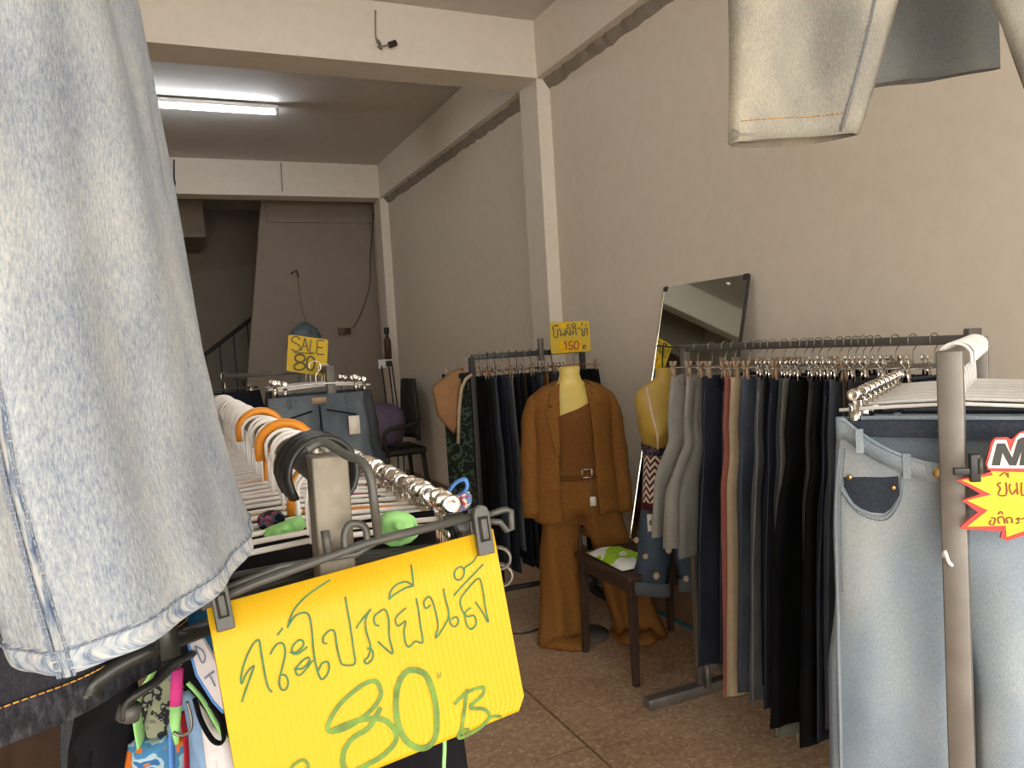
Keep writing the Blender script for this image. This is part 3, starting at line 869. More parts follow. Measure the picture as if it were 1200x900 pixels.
ck = thing('denim_skirt', 'charcoal black denim skirt with ochre stitching under the light one', 'skirt', (0, 0, 0))
a_ = camxy(-.47, .52); b_ = camxy(-.345, .775)
hz = 1.264
drape_mb(a_, b_, hz, 2.29, .028, .004, 2, 5).build('skirt_body', DENM['charcoal'], ck, solid=.001)
bd = drape_mb(a_, b_, hz - .001, hz + .030, .0305, .004, 2, 5, nz=4, n=96, ref=(hz, 2.29))
bd.build('hem', den('charcoal_hem', '1d1d22', '34343a', '55535a', wash=.6, slub=.8, ws=90), ck)
th = MB(); sv = drape_mb(a_, b_, hz + .026, hz + .030, .0330, .004, 2, 5, nz=1, n=160, ref=(hz, 2.29)); stitches(th, [sv.v[i] for i in range(160)] + [sv.v[0]], .0008, .0045)
th.build('stitching', M['thread'], ck)['kind'] = 'stuff'
ring_strip(.14, .02, 0, .03)
# black shoulder hanger in front of it
bh = thing('coat_hanger', 'black wide coat hanger arm with rounded end over the charcoal skirt', 'hanger', (0, 0, 0))
arm = smooth_pts([P(107, 818, .66), P(112, 803, .665), P(126, 790, .67), P(150, 774, .68), (P(185, 757, .70)), P(225, 742, .73), P(262, 728, .76)], 5)
MB().tube(arm, [(.0075, .013)] * len(arm), 12, flat=fwd).build('arm', M['black_plastic'], bh)
MB().tube([q - fwd * .011 for q in arm[2:-2]], .0028, 6).build('raised_rib', M['grey_plastic'], bh)
sb = smooth_pts([P(150, 838, .68), P(152, 822, .68), P(164, 811, .685), P(185, 797, .70), P(205, 778, .72), P(220, 768, .735)], 4)
MB().tube(sb, [(.004, .012)] * len(sb), 10, flat=fwd).build('strap', M['black_plastic'], bh)
MB().tube([P(149, 842, .68), P(153, 826, .68)], .010, 10).build('clip_end', M['grey_plastic'], bh)

# ------------------------------------------------------------------ left rack
LX, LY, LZ = .135, .745, 1.432
lr = thing('clothes_rack', 'rusty square-tube rack crowded with white hangers, front left', 'rack', (LX, LY, 0))
MB().box((0, 0, .7275), (.034, .034, 1.455)).build('upright', plain('rusty_painted_tube', '807869', .55, .3, .25, 40), lr, bevel=.002)
MB().box((0, 1.5, .7275), (.034, .034, 1.455)).build('upright', M['steel'], lr, bevel=.002)
MB().tube([(0, .01, LZ), (0, 1.5, LZ)], .0135, 12).build('rail', M['rail'], lr)
for y in (0, 1.5): MB().box((0, y, .02), (.46, .05, .04)).build('foot', M['steel'], lr, bevel=.003)
MB().box((0, .75, .12), (.024, 1.47, .024)).build('crossbar', M['steel'], lr)
lh = make_hanger('skirt_hanger', 'white clip hanger in the row on the front left rack', 'white clip hangers on the front left rack', .37, .085, .026, 'chrome', 'white_plastic', 'white_plastic', wide_bar=True, lev=1.2)
random.seed(21)
NH = 48
for k in range(NH):
    y = LY + .105 + 1.30 * (1 - (1 - k / (NH - 1)) ** 1.55)
    place(lh, (LX + random.uniform(-.004, .004), y, LZ), random.uniform(-.13, .13))
oh = make_hanger('skirt_hanger', 'orange plastic hanger among the white ones on the front left rack', 'orange hangers on the front left rack', .37, .085, .032, 'chrome', 'orange_plastic', 'orange_plastic', wide_bar=True)
for ch_ in oh.children:
    if ch_.name.startswith('hook'):
        bpy.data.objects.remove(ch_)
        break
arc = [(.034 * math.cos(a), 0, .034 * math.sin(a)) for a in [math.radians(x) for x in (200, 160, 125, 90, 55, 20, -20, -60)]] + [(.005, 0, -.05), (0, 0, -.085)]
a2 = smooth_pts(arc, 2); MB().tube(a2, [(.006, .009)] * len(a2), 8, flat=(0, 1, 0)).build('hook', M['orange_plastic'], oh)
place(oh, (LX, 1.30, LZ), .05)['label'] = 'orange plastic hanger farther from the post among the white ones'; place(oh, (LX, 1.02, LZ), -.25)['label'] = 'orange plastic hanger nearer to the post among the white ones'
kh = make_hanger('skirt_hanger', 'thick black hanger hook right behind the front left post', 'thick black hooks behind the front left post', .36, .10, .036, 'black_plastic', 'black_plastic', 'black_plastic', wide_bar=True)
for ch_ in kh.children:
    if ch_.name.startswith('hook'):
        bpy.data.objects.remove(ch_)
        break
arc = [(.036 * math.cos(a), 0, .036 * math.sin(a)) for a in [math.radians(x) for x in (215, 180, 150, 120, 90, 60, 30, 0, -30, -60)]] + [(.005, 0, -.055), (0, 0, -.10)]
a2 = smooth_pts(arc, 2); MB().tube(a2, [(.0042, .010)] * len(a2), 8, flat=(0, 1, 0)).build('hook', M['black_plastic'], kh)
for k in range(3): place(kh, (LX, LY + .036 + .022 * k, LZ), (.25, .1, -.05)[k])['label'] = ('thick black hanger hook closest behind the front left post', 'middle one of three thick black hooks behind the front left post', 'thick black hanger hook touching the white hooks on the left rack')[k]

# cloth for the hanging pieces
def printed(name, stops, scale=20, dist=2.0, kind='noise', bumpy=.15):
    mt, nt, bs = base_mat(name); t = nt.nodes.new('ShaderNodeTexCoord').outputs['Object']
    if kind == 'voronoi':
        v = nt.nodes.new('ShaderNodeTexVoronoi'); v.inputs['Scale'].default_value = scale; nt.links.new(t, v.inputs['Vector']); s_ = nt.nodes.new('ShaderNodeSeparateColor'); nt.links.new(v.outputs['Color'], s_.inputs[0]); f = s_.outputs[0]
    elif kind == 'wave':
        v = nt.nodes.new('ShaderNodeTexWave'); v.inputs['Scale'].default_value = scale; v.inputs['Distortion'].default_value = dist; v.inputs['Detail'].default_value = 1; nt.links.new(t, v.inputs['Vector']); f = v.outputs['Fac']
    else: f = noise(nt, t, scale, 2, .5)
    r = nt.nodes.new('ShaderNodeValToRGB'); r.color_ramp.interpolation = 'CONSTANT'; e = r.color_ramp.elements
    while len(e) < len(stops): e.new(.5)
    for k, (p_, c_) in enumerate(stops): e[k].position = p_; e[k].color = lin(c_)
    nt.links.new(f, r.inputs[0]); nt.links.new(r.outputs[0], bs.inputs['Base Color']); bs.inputs['Roughness'].default_value = .9; bs.inputs['Specular IOR Level'].default_value = .15
    return mt
PR = {
    'lime': cloth('lime_cloth', '9fd98a', .08, 30), 'purple': cloth('violet_cloth', '7a6aa6', .15, 25), 'pinkc': cloth('hot_pink_cloth', 'd1448c', .1, 30), 'red': cloth('dark_red_cloth', 'a32638', .1, 30),
    'blue': cloth('bright_blue_cloth', '5f92d6', .08, 30), 'whitec': cloth('white_cloth', 'd8d2d4', .05, 30), 'sky': cloth('washed_sky_cloth', '8fb0d4', .2, 14), 'blackc': cloth('black_cloth', '17161a', .2, 30), 'teal2': cloth('teal_denim_cloth', '2c6690', .12, 20),
    'leaf': printed('dark_leaf_print', [(0, '1b1f26'), (.45, '3d5560'), (.52, '8b4f62'), (.58, '23262e'), (.7, '9aa39b')], 60),
    'curl': printed('grey_curl_print', [(0, '8d9080'), (.42, '2e2f33'), (.5, '93957f'), (.7, '6f7263'), (.82, 'c9808c')], 55),
    'orange_print': printed('orange_blue_print', [(0, 'd9772a'), (.40, '4d86b4'), (.5, 'a6c3cf'), (.58, '3a6ea5'), (.68, 'd67a33')], 34),
    'stripe': printed('blue_white_stripe_print', [(0, '5886bd'), (.4, 'b9c9d4'), (.6, '6b9ccf'), (.8, '4a6fa0')], 30, 3, 'wave'),
    'beads': printed('multicolour_bead_print', [(0, '5d7fb2'), (.25, 'c8c1c9'), (.45, 'b34b66'), (.6, '7b6fa6'), (.8, 'd9c6a4')], 190, kind='voronoi'),
}
LG = [  # garments hanging on the left rack, front to back: material, length, label
    ('blackc', .40, 'plain black skirt nearest to the post on the front left rack'),
    ('lime', .36, 'lime green skirt near the front of the left rack'),
    ('leaf', .40, 'dark leaf-print skirt behind the lime green one on the left rack'),
    ('pinkc', .34, 'hot pink skirt on the front left rack'),
    ('whitec', .40, 'white skirt on the front left rack'),
    ('red', .36, 'dark red skirt on the front left rack'),
    ('purple', .42, 'violet skirt on the front left rack'),
    ('beads', .38, 'multicoloured bead-print skirt on the front left rack'),
    ('teal2', .40, 'blue denim-look skirt on the front left rack'),
    ('blackc', .42, 'plain black skirt in the middle of the left rack'),
    ('stripe', .38, 'blue and white striped skirt on the left rack'),
    ('leaf', .40, 'dark leaf-print skirt in the back half of the left rack'),
    ('whitec', .38, 'white skirt in the back half of the left rack'),
    ('blackc', .40, 'plain black skirt at the far end of the left rack'),
]
random.seed(8)
for k, (mt, L, lb) in enumerate(LG):
    y = LY + .19 + .080 * k; t = thing('skirt', lb, 'skirt', (LX, y, LZ - .088 - .012 * (k % 2)), random.uniform(-.08, .08))
    hw = .165 + random.uniform(-.01, .01)
    drape_mb((-hw, 0), (hw, 0), -L, 0, .016, .008, 3, 50 + k, .15, 40, 12).build('skirt_body', PR[mt], t)
    drape_mb((-hw * .93, 0), (hw * .93, 0), -.028, .002, .017, .002, 2, 50 + k, 0, 40, 2).build('waistband', PR[mt], t)

# ------------------------------------------------------------------ signs
def ribbon(mb, pts, wdt, n, off, sm=4):
    """flat marker stroke lying on a plane with normal n"""
    pts = smooth_pts(pts, sm) if sm > 1 else [Vector(p) for p in pts]
    out = [pts[0]]
    for p in pts[1:]:
        if (p - out[-1]).length > 1e-5: out.append(p)
    L_, R_ = [], []
    for i, p in enumerate(out):
        t = (out[min(i + 1, len(out) - 1)] - out[max(i - 1, 0)]).normalized(); sd_ = n.cross(t).normalized()
        q = p + n * (off + .00001 * (i % 7)); L_.append(q + sd_ * wdt / 2); R_.append(q - sd_ * wdt / 2)
    mb.quadgrid([L_, R_]); return mb


SD = {'TL': (242, 712, .6435), 'TR': (578, 620, .770), 'BR': (617, 830, .7645)}
sTL, sTR, sBR = (P(*SD[k]) for k in ('TL', 'TR', 'BR')); sBL = sTL + sBR - sTR
sU = (sTR - sTL); sV = (sTL - sBL); sW, sH = sU.length, sV.length; sU.normalize(); sV.normalize()
sN = sU.cross(sV).normalized()
if sN.dot(fwd) > 0: sN = -sN
sO = sBL
def sgn(x, y): return on_plane(x, y, sO, sN)
ysign = thing('price_sign', 'large yellow corrugated sign with green Thai writing and 80 in front', 'sign', (0, 0, 0))
def yellow(name, col='d4a818'):
    mt, nt, bs = base_mat(name); t = nt.nodes.new('ShaderNodeUVMap').outputs[0]
    f = noise(nt, t, 9, 3); c = lin(col)
    nt.links.new(ramp(nt, f, [(.3, tuple(x * .93 for x in c[:3])), (.7, c)]), bs.inputs['Base Color']); bs.inputs['Roughness'].default_value = .5; bs.inputs['Specular IOR Level'].default_value = .3
    return mt
M['yellow'] = yellow('yellow_fluted_plastic')
NU = 300; mb = MB()
clipc = .012
def sq(u, v, d): return sO + sU * u + sV * v + sN * d
rows_f = []
def ucut(v): return sW - max(0, clipc - v) * .7
vs = [0, clipc * .33, clipc * .66, clipc] + [clipc + (sH - clipc) * k / 4 for k in range(1, 5)]
for side in (0, 1):
    rows = []; uv = []
    for v in vs:
        row = []; ur = []
        for i in range(NU + 1):
            u = ucut(v) * i / NU
            ins = 0 if i in (0, NU) or v in (vs[0], vs[-1]) else .00028 * math.cos(2 * PI * i / 6)
            row.append(sq(u, v, (ins if side == 0 else -.003 - ins) - .0003)); ur.append((u, v))
        rows.append(row); uv.append(ur)
    mb.quadgrid(rows, uv)
nb = (NU + 1) * len(vs)
edge = [i for i in range(NU + 1)] + [(NU + 1) * j + NU for j in range(1, len(vs))] + [(NU + 1) * (len(vs) - 1) + i for i in range(NU - 1, -1, -1)] + [(NU + 1) * j for j in range(len(vs) - 2, 0, -1)]
for a, b in zip(edge, edge[1:] + edge[:1]): mb.f.append((a, b, b + nb, a + nb))
mb.build('sheet', M['yellow'], ysign, smooth=True)
CZ = 2.8125
def cp(pts): return [sgn(230 + x / CZ, 580 + y / CZ) for x, y in pts]
TH = [
    [(150, 683), (160, 650), (178, 600), (190, 562), (165, 588), (150, 622), (147, 600), (160, 548), (180, 503), (198, 480), (208, 482), (214, 520), (224, 580), (236, 632), (250, 650)],
    [(243, 526), (258, 500), (276, 487), (290, 497), (292, 530), (280, 580), (273, 615), (280, 640), (295, 640), (303, 620), (295, 596), (280, 592)], [(267, 463), (285, 438)],
    [(308, 518), (330, 518), (352, 497), (350, 480), (335, 480), (316, 502), (318, 522), (338, 522), (366, 500)],
    [(322, 572), (348, 572), (372, 550), (370, 536), (355, 542), (332, 566), (328, 586), (345, 592), (384, 545)],
    [(441, 280), (400, 306), (355, 340), (318, 385), (300, 438)], [(300, 438), (322, 402), (350, 388), (370, 395), (380, 440), (386, 510), (394, 560), (410, 606), (428, 596), (438, 570), (432, 550), (414, 556), (402, 580)],
    [(432, 490), (418, 486), (420, 466), (440, 446), (456, 452), (463, 500), (474, 545), (486, 560), (522, 556), (518, 510), (505, 420), (490, 335)],
    [(526, 440), (548, 408), (576, 376)], [(572, 378), (558, 410), (560, 450), (574, 498), (568, 530), (554, 545), (562, 556), (580, 540), (580, 512), (562, 505)],
    [(603, 432), (588, 425), (586, 402), (602, 386), (622, 378), (634, 410), (636, 470), (648, 522), (622, 505), (598, 482)],
    [(692, 372), (668, 392), (656, 410), (664, 432), (690, 416), (684, 448), (690, 490), (702, 500), (722, 482), (746, 486), (738, 430), (732, 380), (724, 340)],
    [(636, 345), (640, 318), (662, 294), (692, 286), (712, 300), (690, 306), (650, 330), (636, 345)], [(707, 230), (712, 262), (715, 302)],
    [(772, 362), (756, 374), (750, 352), (768, 335), (784, 368), (796, 430), (788, 472), (812, 440), (832, 396), (820, 340), (814, 308)], [(832, 396), (838, 424), (852, 434), (864, 418), (856, 402), (840, 410)],
    [(905, 372), (886, 388), (890, 425), (905, 442), (922, 425), (915, 398), (892, 400), (876, 380), (870, 345), (898, 305), (932, 275), (945, 320), (952, 370), (962, 420), (940, 382), (918, 352)],
    [(848, 332), (880, 296), (946, 228)], [(884, 250), (872, 236), (852, 250), (852, 274), (868, 280), (882, 262), (884, 240), (912, 220), (934, 184)],
]
mb = MB(); kk = 0
for st_ in TH:
    kk += 1; ribbon(mb, cp(st_), .0017, sN, .0006 + .00004 * (kk % 3))
mb.build('thai_lettering', M['ink_green'], ysign, smooth=False, fixn=False)
mb = MB()
for st_, wd in (([(607, 640), (590, 614), (545, 628), (475, 688), (436, 752), (444, 780), (500, 765), (565, 720), (604, 672), (608, 640)], .0042),
                ([(444, 780), (490, 758), (560, 738), (620, 742), (656, 780), (652, 820), (610, 862), (560, 890), (510, 912), (484, 892), (488, 840), (520, 798), (570, 765), (608, 700)], .0048),
                ([(722, 576), (690, 584), (664, 630), (658, 710), (676, 785), (712, 826), (756, 832), (786, 800), (792, 730), (780, 650), (756, 594), (722, 576)], .0056),
                ([(892, 640), (884, 700), (872, 790)], .0036), ([(850, 690), (890, 652), (944, 634), (942, 660), (902, 700), (948, 706), (966, 732), (930, 770), (870, 800), (868, 782), (900, 772)], .0034), ([(950, 752), (975, 730), (1006, 730)], .0028),
                ([(308, 904), (330, 882), (356, 874), (370, 896), (352, 912)], .0026), ([(795, 586), (798, 606)], .001), ([(806, 583), (803, 603)], .001)):
    kk += 1; ribbon(mb, cp(st_), wd, sN, .0005 + .00006 * (kk % 4), 6)
mb.build('price_lettering', M['ink_green2'], ysign, smooth=False, fixn=False)

# ---- black clip hanger carrying the sign
kg = thing('clip_hanger', 'black plastic clip hanger holding the large yellow sign', 'hanger', (0, 0, 0))
def sp(x, y, d=.008): return sgn(x, y) + sN * d
MB().tube([sp(236, 712, -.004), sp(300, 684, -.004), sp(430, 637, -.004), sp(566, 603, -.004)], [(.0042, .0058)] * 4, 8, flat=sN).build('bar', M['grey_plastic'], kg)
MB().tube([sp(240, 700, -.006), sp(330, 665, -.006), sp(420, 650, -.006), sp(450, 632, -.006)], .0028, 6).build('rib', M['grey_plastic'], kg)
uu = smooth_pts([sp(406, 643, -.004), sp(405, 628, -.004), (sp(410, 616, -.004)), sp(421, 614, -.004), sp(430, 620, -.004), sp(432, 638, -.004)], 4)
MB().tube(uu, .0035, 8).build('loop', M['grey_plastic'], kg)
MB().tube([sp(386, 648, -.004), sp(382, 622, -.004)], .004, 8).build('stub', M['grey_plastic'], kg)
ptop = Vector((LX, LY, 1.455))
hk_pts = smooth_pts([Vector((LX - .02, LY - .010, 1.462)), Vector((LX - .004, LY - .012, 1.468)), P(405, 533, .715), P(424, 541, .705), P(434, 560, .70), P(439, 595, .70), sp(445, 632, -.004)], 5)
MB().tube(hk_pts, .0042, 10).build('hook', M['grey_plastic'], kg)
def big_clip(cx, cy, tilt_up, name='clip', sc=1.0):
    """clip centred on the sign's top edge at pixel (cx, cy)"""
    c = sp(cx, cy, 0); vdir = (sV * math.cos(tilt_up) + sU * math.sin(tilt_up)).normalized(); udir = vdir.cross(sN).normalized()
    Rm = Matrix((udir, sN, vdir)).transposed()
    mb = MB(); pr_ = []
    for u, v in ((-.0085, -.026), (.0085, -.026), (.0085, .014), (.006, .020), (0, .0225), (-.006, .020), (-.0085, .014)): pr_.append(c + udir * u * sc + vdir * v * sc + sN * .010)
    mb.prism(pr_, sN, .006)
    mb.box(c + sN * -.004 + vdir * -.004, (.017 * sc, .004, .046 * sc), Rm)
    o = mb.build(name, M['grey_plastic'], kg, bevel=.0012, smooth=False)
    MB().box(c + sN * .0115 - vdir * .001, (.0065 * sc, .003, .020 * sc), Rm).build('spring', M['grey_plastic'], o, bevel=.0008)
    MB().box(c + sN * .0105 - vdir * .001, (.010 * sc, .002, .024 * sc), Rm).build('slot', M['black_plastic'], o)
big_clip(562, 618, .05); big_clip(258, 706, -.02, sc=.85)
lp = smooth_pts([sp(572, 603, -.004), sp(588, 598, -.004)], 2)
MB().tube([sp(570, 605, -.004), sp(594, 597, -.004), sp(601, 599, -.004), sp(602, 620, -.004), sp(596, 622, -.004), sp(588, 612, -.004), sp(572, 611, -.004)], .0032, 8).build('end_loop', M['grey_plastic'], kg)

# ---- generic small sign
def small_sign(name, label, corners, plane_p, plane_n, rects=(), strokes=(), thick=.004, rnd_=.06, colour='c9a914', extra=None):
    t = thing(name, label, 'sign', (0, 0, 0)); n = plane_n
    pr = [on_plane(x, y, plane_p, n) for x, y in corners]
    poly = []
    for i in range(4):
        a, b, c = pr[i - 1], pr[i], pr[(i + 1) % 4]
        p1 = b + (a - b) * rnd_; p2 = b + (c - b) * rnd_
        poly += [p1, b * .6 + (p1 + p2) * .2, p2]
    mb = MB(); mb.prism(poly, n, thick); mb.build('sheet', yellow(name + '_yellow', colour), t, smooth=False, fixn=True)
    for k, (px, col) in enumerate(rects):
        mb = MB(); mb.prism([on_plane(x, y, plane_p, n) + n * .0008 for x, y in px], n, .0006); mb.build('patch', cloth('amber_patch_%d' % k, col), t, smooth=False)
    for lab, mat, wd, sts in strokes:
        mb = MB()
        for k, s_ in enumerate(sts): ribbon(mb, [on_plane(x, y, plane_p, n) for x, y in s_], wd, n, .0012 + .0001 * (k % 3), 3)
        mb.build(lab, M[mat], t, smooth=False, fixn=False)
    return t


def cropmap(ox, oy, z, sts): return [[(ox + x / z, oy + y / z) for x, y in s] for s in sts]
nS = Vector((-.12, -1, .0)).normalized()
saleY = Vector((.583, 3.40, 1.55))
S1 = cropmap(330, 380, 12.857, [
    [(275, 235), (250, 195), (200, 185), (155, 210), (150, 245), (200, 280), (255, 310), (280, 350), (260, 395), (200, 405), (150, 375)],
    [(290, 400), (330, 300), (350, 210), (375, 290), (400, 410)], [(310, 330), (385, 330)], [(445, 235), (430, 330), (425, 430)], [(425, 430), (495, 440)],
    [(535, 250), (535, 350), (530, 445), (640, 455)], [(535, 245), (640, 245)], [(535, 350), (625, 355)], [(185, 425), (300, 435), (500, 440)]])
S2 = cropmap(330, 380, 12.857, [
    [(350, 500), (320, 465), (240, 460), (205, 500), (220, 550), (290, 575), (350, 610), (345, 660), (280, 690), (210, 680), (190, 635), (225, 595), (300, 570), (350, 535), (350, 500)],
    [(440, 480), (395, 510), (378, 590), (385, 655), (420, 690), (470, 680), (495, 610), (490, 530), (440, 480)],
    [(560, 660), (560, 735)], [(545, 670), (600, 660), (625, 680), (570, 700), (620, 740)]])
small_sign('sale_sign', 'small yellow card reading SALE 80 above the denim shorts', [(338, 392), (384.5, 398), (382.5, 441.5), (335.5, 434.5)], saleY, nS,
           strokes=[('sale_lettering', 'ink_dark', .0055, S1), ('price_lettering', 'ink_dark', .0085, S2)])
nB = Vector((-.35, -1, .0)).normalized(); bY = Vector((2.006, 3.93, 1.57))
S3 = cropmap(635, 370, 16.36, [
    [(225, 260), (205, 245), (215, 210), (250, 190), (300, 200)], [(295, 165), (300, 210)], [(235, 245), (210, 270), (240, 300), (225, 330), (235, 410), (300, 405), (300, 260)],
    [(345, 250), (330, 270), (355, 290), (365, 390), (400, 340), (440, 390), (440, 270), (440, 330)],
    [(480, 360), (465, 330), (500, 310), (470, 290), (480, 250), (530, 230), (545, 380), (510, 330)], [(480, 215), (490, 180), (530, 170)],
    [(600, 370), (580, 330), (620, 320), (585, 290), (600, 250), (640, 235), (660, 375)], [(560, 215), (590, 160), (640, 165), (640, 200), (570, 215)],
    [(680, 260), (700, 235), (745, 240)], [(770, 250), (755, 270), (775, 300), (770, 375), (810, 375), (815, 230)], [(765, 140), (768, 190)], [(850, 200), (840, 165)], [(845, 260), (865, 240), (870, 380)]])
S4 = cropmap(635, 370, 16.36, [[(425, 530), (455, 500), (465, 660)], [(590, 495), (530, 505), (525, 570), (580, 570), (590, 620), (550, 645), (515, 625)], [(665, 490), (630, 520), (625, 600), (650, 640), (690, 630), (705, 560), (690, 500), (665, 490)]])
S5 = cropmap(635, 370, 16.36, [[(785, 560), (785, 645)], [(775, 575), (830, 565), (840, 590), (790, 605), (840, 640)]])
small_sign('price_card', 'small yellow card with Thai words and 150 above the mannequin', [(644, 378), (690.3, 375.5), (692.5, 411.5), (646, 415)], bY, nB,
           rects=[([(657, 380), (668, 379), (668, 383), (657, 384)], 'e2b01c'), ([(656, 400), (681, 399), (682, 411), (656, 412.5)], 'e2b01c')],
           strokes=[('thai_lettering', 'ink_dark', .007, S3), ('price_lettering', 'ink_brown', .0075, S4), ('baht_lettering', 'ink_dark', .006, S5)])

# ---- starburst sign at the right edge
nR = (-fwd * .95 + rgt * -.25); nR.z = 0; nR.normalize()
pR = P(1160, 600, 1.10)
tR = thing('starburst_sign', 'red and yellow starburst sign with a black N clipped to the steel post', 'sign', (0, 0, 0))
def c4(pts): return [(1050 + x / 3.46, 380 + y / 3.46) for x, y in pts]
red = c4([(388, 596), (372, 588), (364, 565), (376, 520), (386, 480), (402, 460), (450, 458), (470, 468), (492, 446), (508, 436), (535, 432), (600, 430), (760, 425), (1000, 440), (1010, 560), (985, 600), (1060, 640), (1000, 690), (1050, 760), (960, 790), (980, 860), (860, 840), (800, 890), (700, 845), (620, 880), (540, 850), (450, 878), (424, 866), (430, 838), (268, 832), (262, 820), (332, 762), (268, 714), (344, 688), (246, 632), (362, 606)])
yel = c4([(384, 596), (520, 600), (700, 600), (980, 605), (1030, 640), (975, 690), (1020, 745), (930, 775), (945, 830), (850, 815), (795, 862), (700, 822), (620, 855), (540, 830), (448, 862), (444, 816), (288, 820), (372, 754), (288, 714), (386, 690), (268, 632), (394, 612)])
def fl_plate(nm, px, col, off, th_):
    pts = [on_plane(x, y, pR, nR) + nR * off for x, y in px]
    bm = bmesh.new(); vs_ = [bm.verts.new(q) for q in pts]; vb = [bm.verts.new(q - nR * th_) for q in pts]
    es = [bm.edges.new((vs_[i], vs_[(i + 1) % len(vs_)])) for i in range(len(vs_))]
    eb = [bm.edges.new((vb[i], vb[(i + 1) % len(vb)])) for i in range(len(vb))]
    bmesh.ops.triangle_fill(bm, edges=es, use_beauty=True); bmesh.ops.triangle_fill(bm, edges=eb, use_beauty=True)
    for i in range(len(vs_)): k = (i + 1) % len(vs_); bm.faces.new((vs_[k], vs_[i], vb[i], vb[k]))
    bmesh.ops.recalc_face_normals(bm, faces=bm.faces)
    me = bpy.data.meshes.new(nm); bm.to_mesh(me); bm.free(); me.materials.append(plain(nm + '_print', col, .45, 0, .04, 30))
    o = bpy.data.objects.new(nm, me); COL.objects.link(o); o.parent = tR; return o
fl_plate('red_board', red, 'd8362c', 0, .004)
fl_plate('yellow_burst', yel, 'f2d21e', .0008, .0006)
fl_plate('white_letter_border', c4([(374, 582), (370, 570), (392, 490), (402, 468), (446, 468), (462, 520), (484, 462), (502, 442), (560, 442), (560, 585)]), 'ece4d4', .0012, .0006)
fl_plate('letter_n', c4([(386, 572), (408, 482), (440, 482), (470, 540), (492, 468), (508, 458), (550, 458), (550, 466), (526, 572), (498, 572), (508, 510), (486, 572), (458, 572), (430, 520), (420, 572)]), '27261f', .0018, .0006)
mb = MB()
for k, s_ in enumerate([[(418, 616), (440, 600), (452, 616)], [(452, 600), (454, 622)], [(424, 640), (410, 650), (422, 664), (414, 690), (446, 690), (444, 640)], [(464, 646), (458, 660), (470, 690), (486, 668), (492, 690), (488, 640)], [(508, 640), (508, 690), (520, 690)],
                        [(384, 792), (378, 808), (394, 810), (400, 786), (384, 784)], [(412, 770), (424, 758), (432, 770)], [(418, 808), (412, 786), (432, 780), (440, 808)], [(452, 806), (446, 786), (466, 784), (470, 806)], [(484, 790), (498, 784), (494, 798)], [(484, 808), (500, 802)], [(505, 790), (520, 784)]]):
    ribbon(mb, [on_plane(1050 + x / 3.46, 380 + y / 3.46, pR, nR) for x, y in s_], .0022, nR, .0018 + .0001 * (k % 3), 3)
mb.build('thai_lettering', M['ink_brown'], tR, smooth=False, fixn=False)
cl = thing('sign_clip', 'black plastic clip joining the starburst sign to the post', 'clip', tuple(P(1142, 548, 1.10)))
Rr = Matrix((Vector((-nR.y, nR.x, 0)) * -1, -nR, Vector((0, 0, 1)))).transposed()
MB().box((0, 0, 0), (.014, .012, .040), Rr).build('jaw', M['black_plastic'], cl, bevel=.002)
q_ = Vector((-nR.y, nR.x, 0));
if q_.dot(rgt) < 0: q_ = -q_
MB().box(q_ * -.014 + Vector((0, 0, -.005)), (.026, .008, .010), Rr).build('arm', M['black_plastic'], cl, bevel=.001)
MB().box(q_ * .006 + Vector((0, 0, .003)) + nR * .006, (.005, .004, .022), Rr).build('slot', M['grey_plastic'], cl)

# ------------------------------------------------------------------ back rack and its trousers
bX0, bX1, bYY, bZ = 1.60, 2.30, 4.12, 1.48
bR = -.05
br = thing('clothes_rack', 'dark clothes rack of trousers in the corner behind the mannequin', 'rack', ((bX0 + bX1) / 2, bYY, 0), bR)
hl = (bX1 - bX0) / 2
MB().box((0, 0, bZ), (2 * hl, .026, .03)).build('rail', M['black_plastic'], br, bevel=.002)
for s in (-1, 1):
    MB().box((s * hl, 0, bZ / 2), (.03, .03, bZ)).build('upright', M['cable'], br, bevel=.002)
    MB().box((s * hl, 0, .02), (.05, .40, .04)).build('foot', M['cable'], br, bevel=.003)
MB().box((0, 0, .12), (2 * hl, .024, .024)).build('crossbar', M['cable'], br)
MB().box((.07, -.03, bZ + .02), (.028, .028, .13)).build('card_holder', M['steel'], br, bevel=.002)
def br_pt(u): return ((bX0 + bX1) / 2 + u * math.cos(bR), bYY + u * math.sin(bR))
BJ = [('black', 1.15, 'black trousers second from the left end of the corner rack'), ('slate', 1.05, 'slate grey jeans near the left end of the corner rack'), ('navy', 1.1, 'dark navy jeans next to the slate pair on the corner rack'),
      ('grey_blue', .98, 'grey-blue jeans with a pale edge on the corner rack'), ('ink', 1.08, 'ink blue jeans in the middle left of the corner rack'), ('dark_olive', 1.1, 'dark olive camouflage-like trousers on the corner rack'),
      ('navy', 1.08, 'navy jeans left of a thin blue pair on the corner rack'), ('mid_blue', 1.02, 'thin blue jeans beside the caramel trousers on the corner rack'), ('caramel', 1.08, 'caramel trousers showing as a thin strip on the corner rack'),
      ('slate', 1.05, 'slate jeans just right of the caramel trousers'), ('brown_grey', 1.1, 'brown-grey trousers at the shoulder of the mannequin')]
kb = make_hanger('clip_hanger', 'dark clip hanger on the corner rack behind the mannequin', 'dark clip hangers on the corner rack', .30, .085, .024, 'chrome', 'black_plastic', 'black_plastic', wide_bar=True)
wb = make_hanger('clip_hanger', 'wooden clip hanger on the corner rack behind the mannequin', 'wooden clip hangers on the corner rack', .30, .085, .024, 'tan_clip', 'wood', 'wire', wide_bar=True)
random.seed(31)
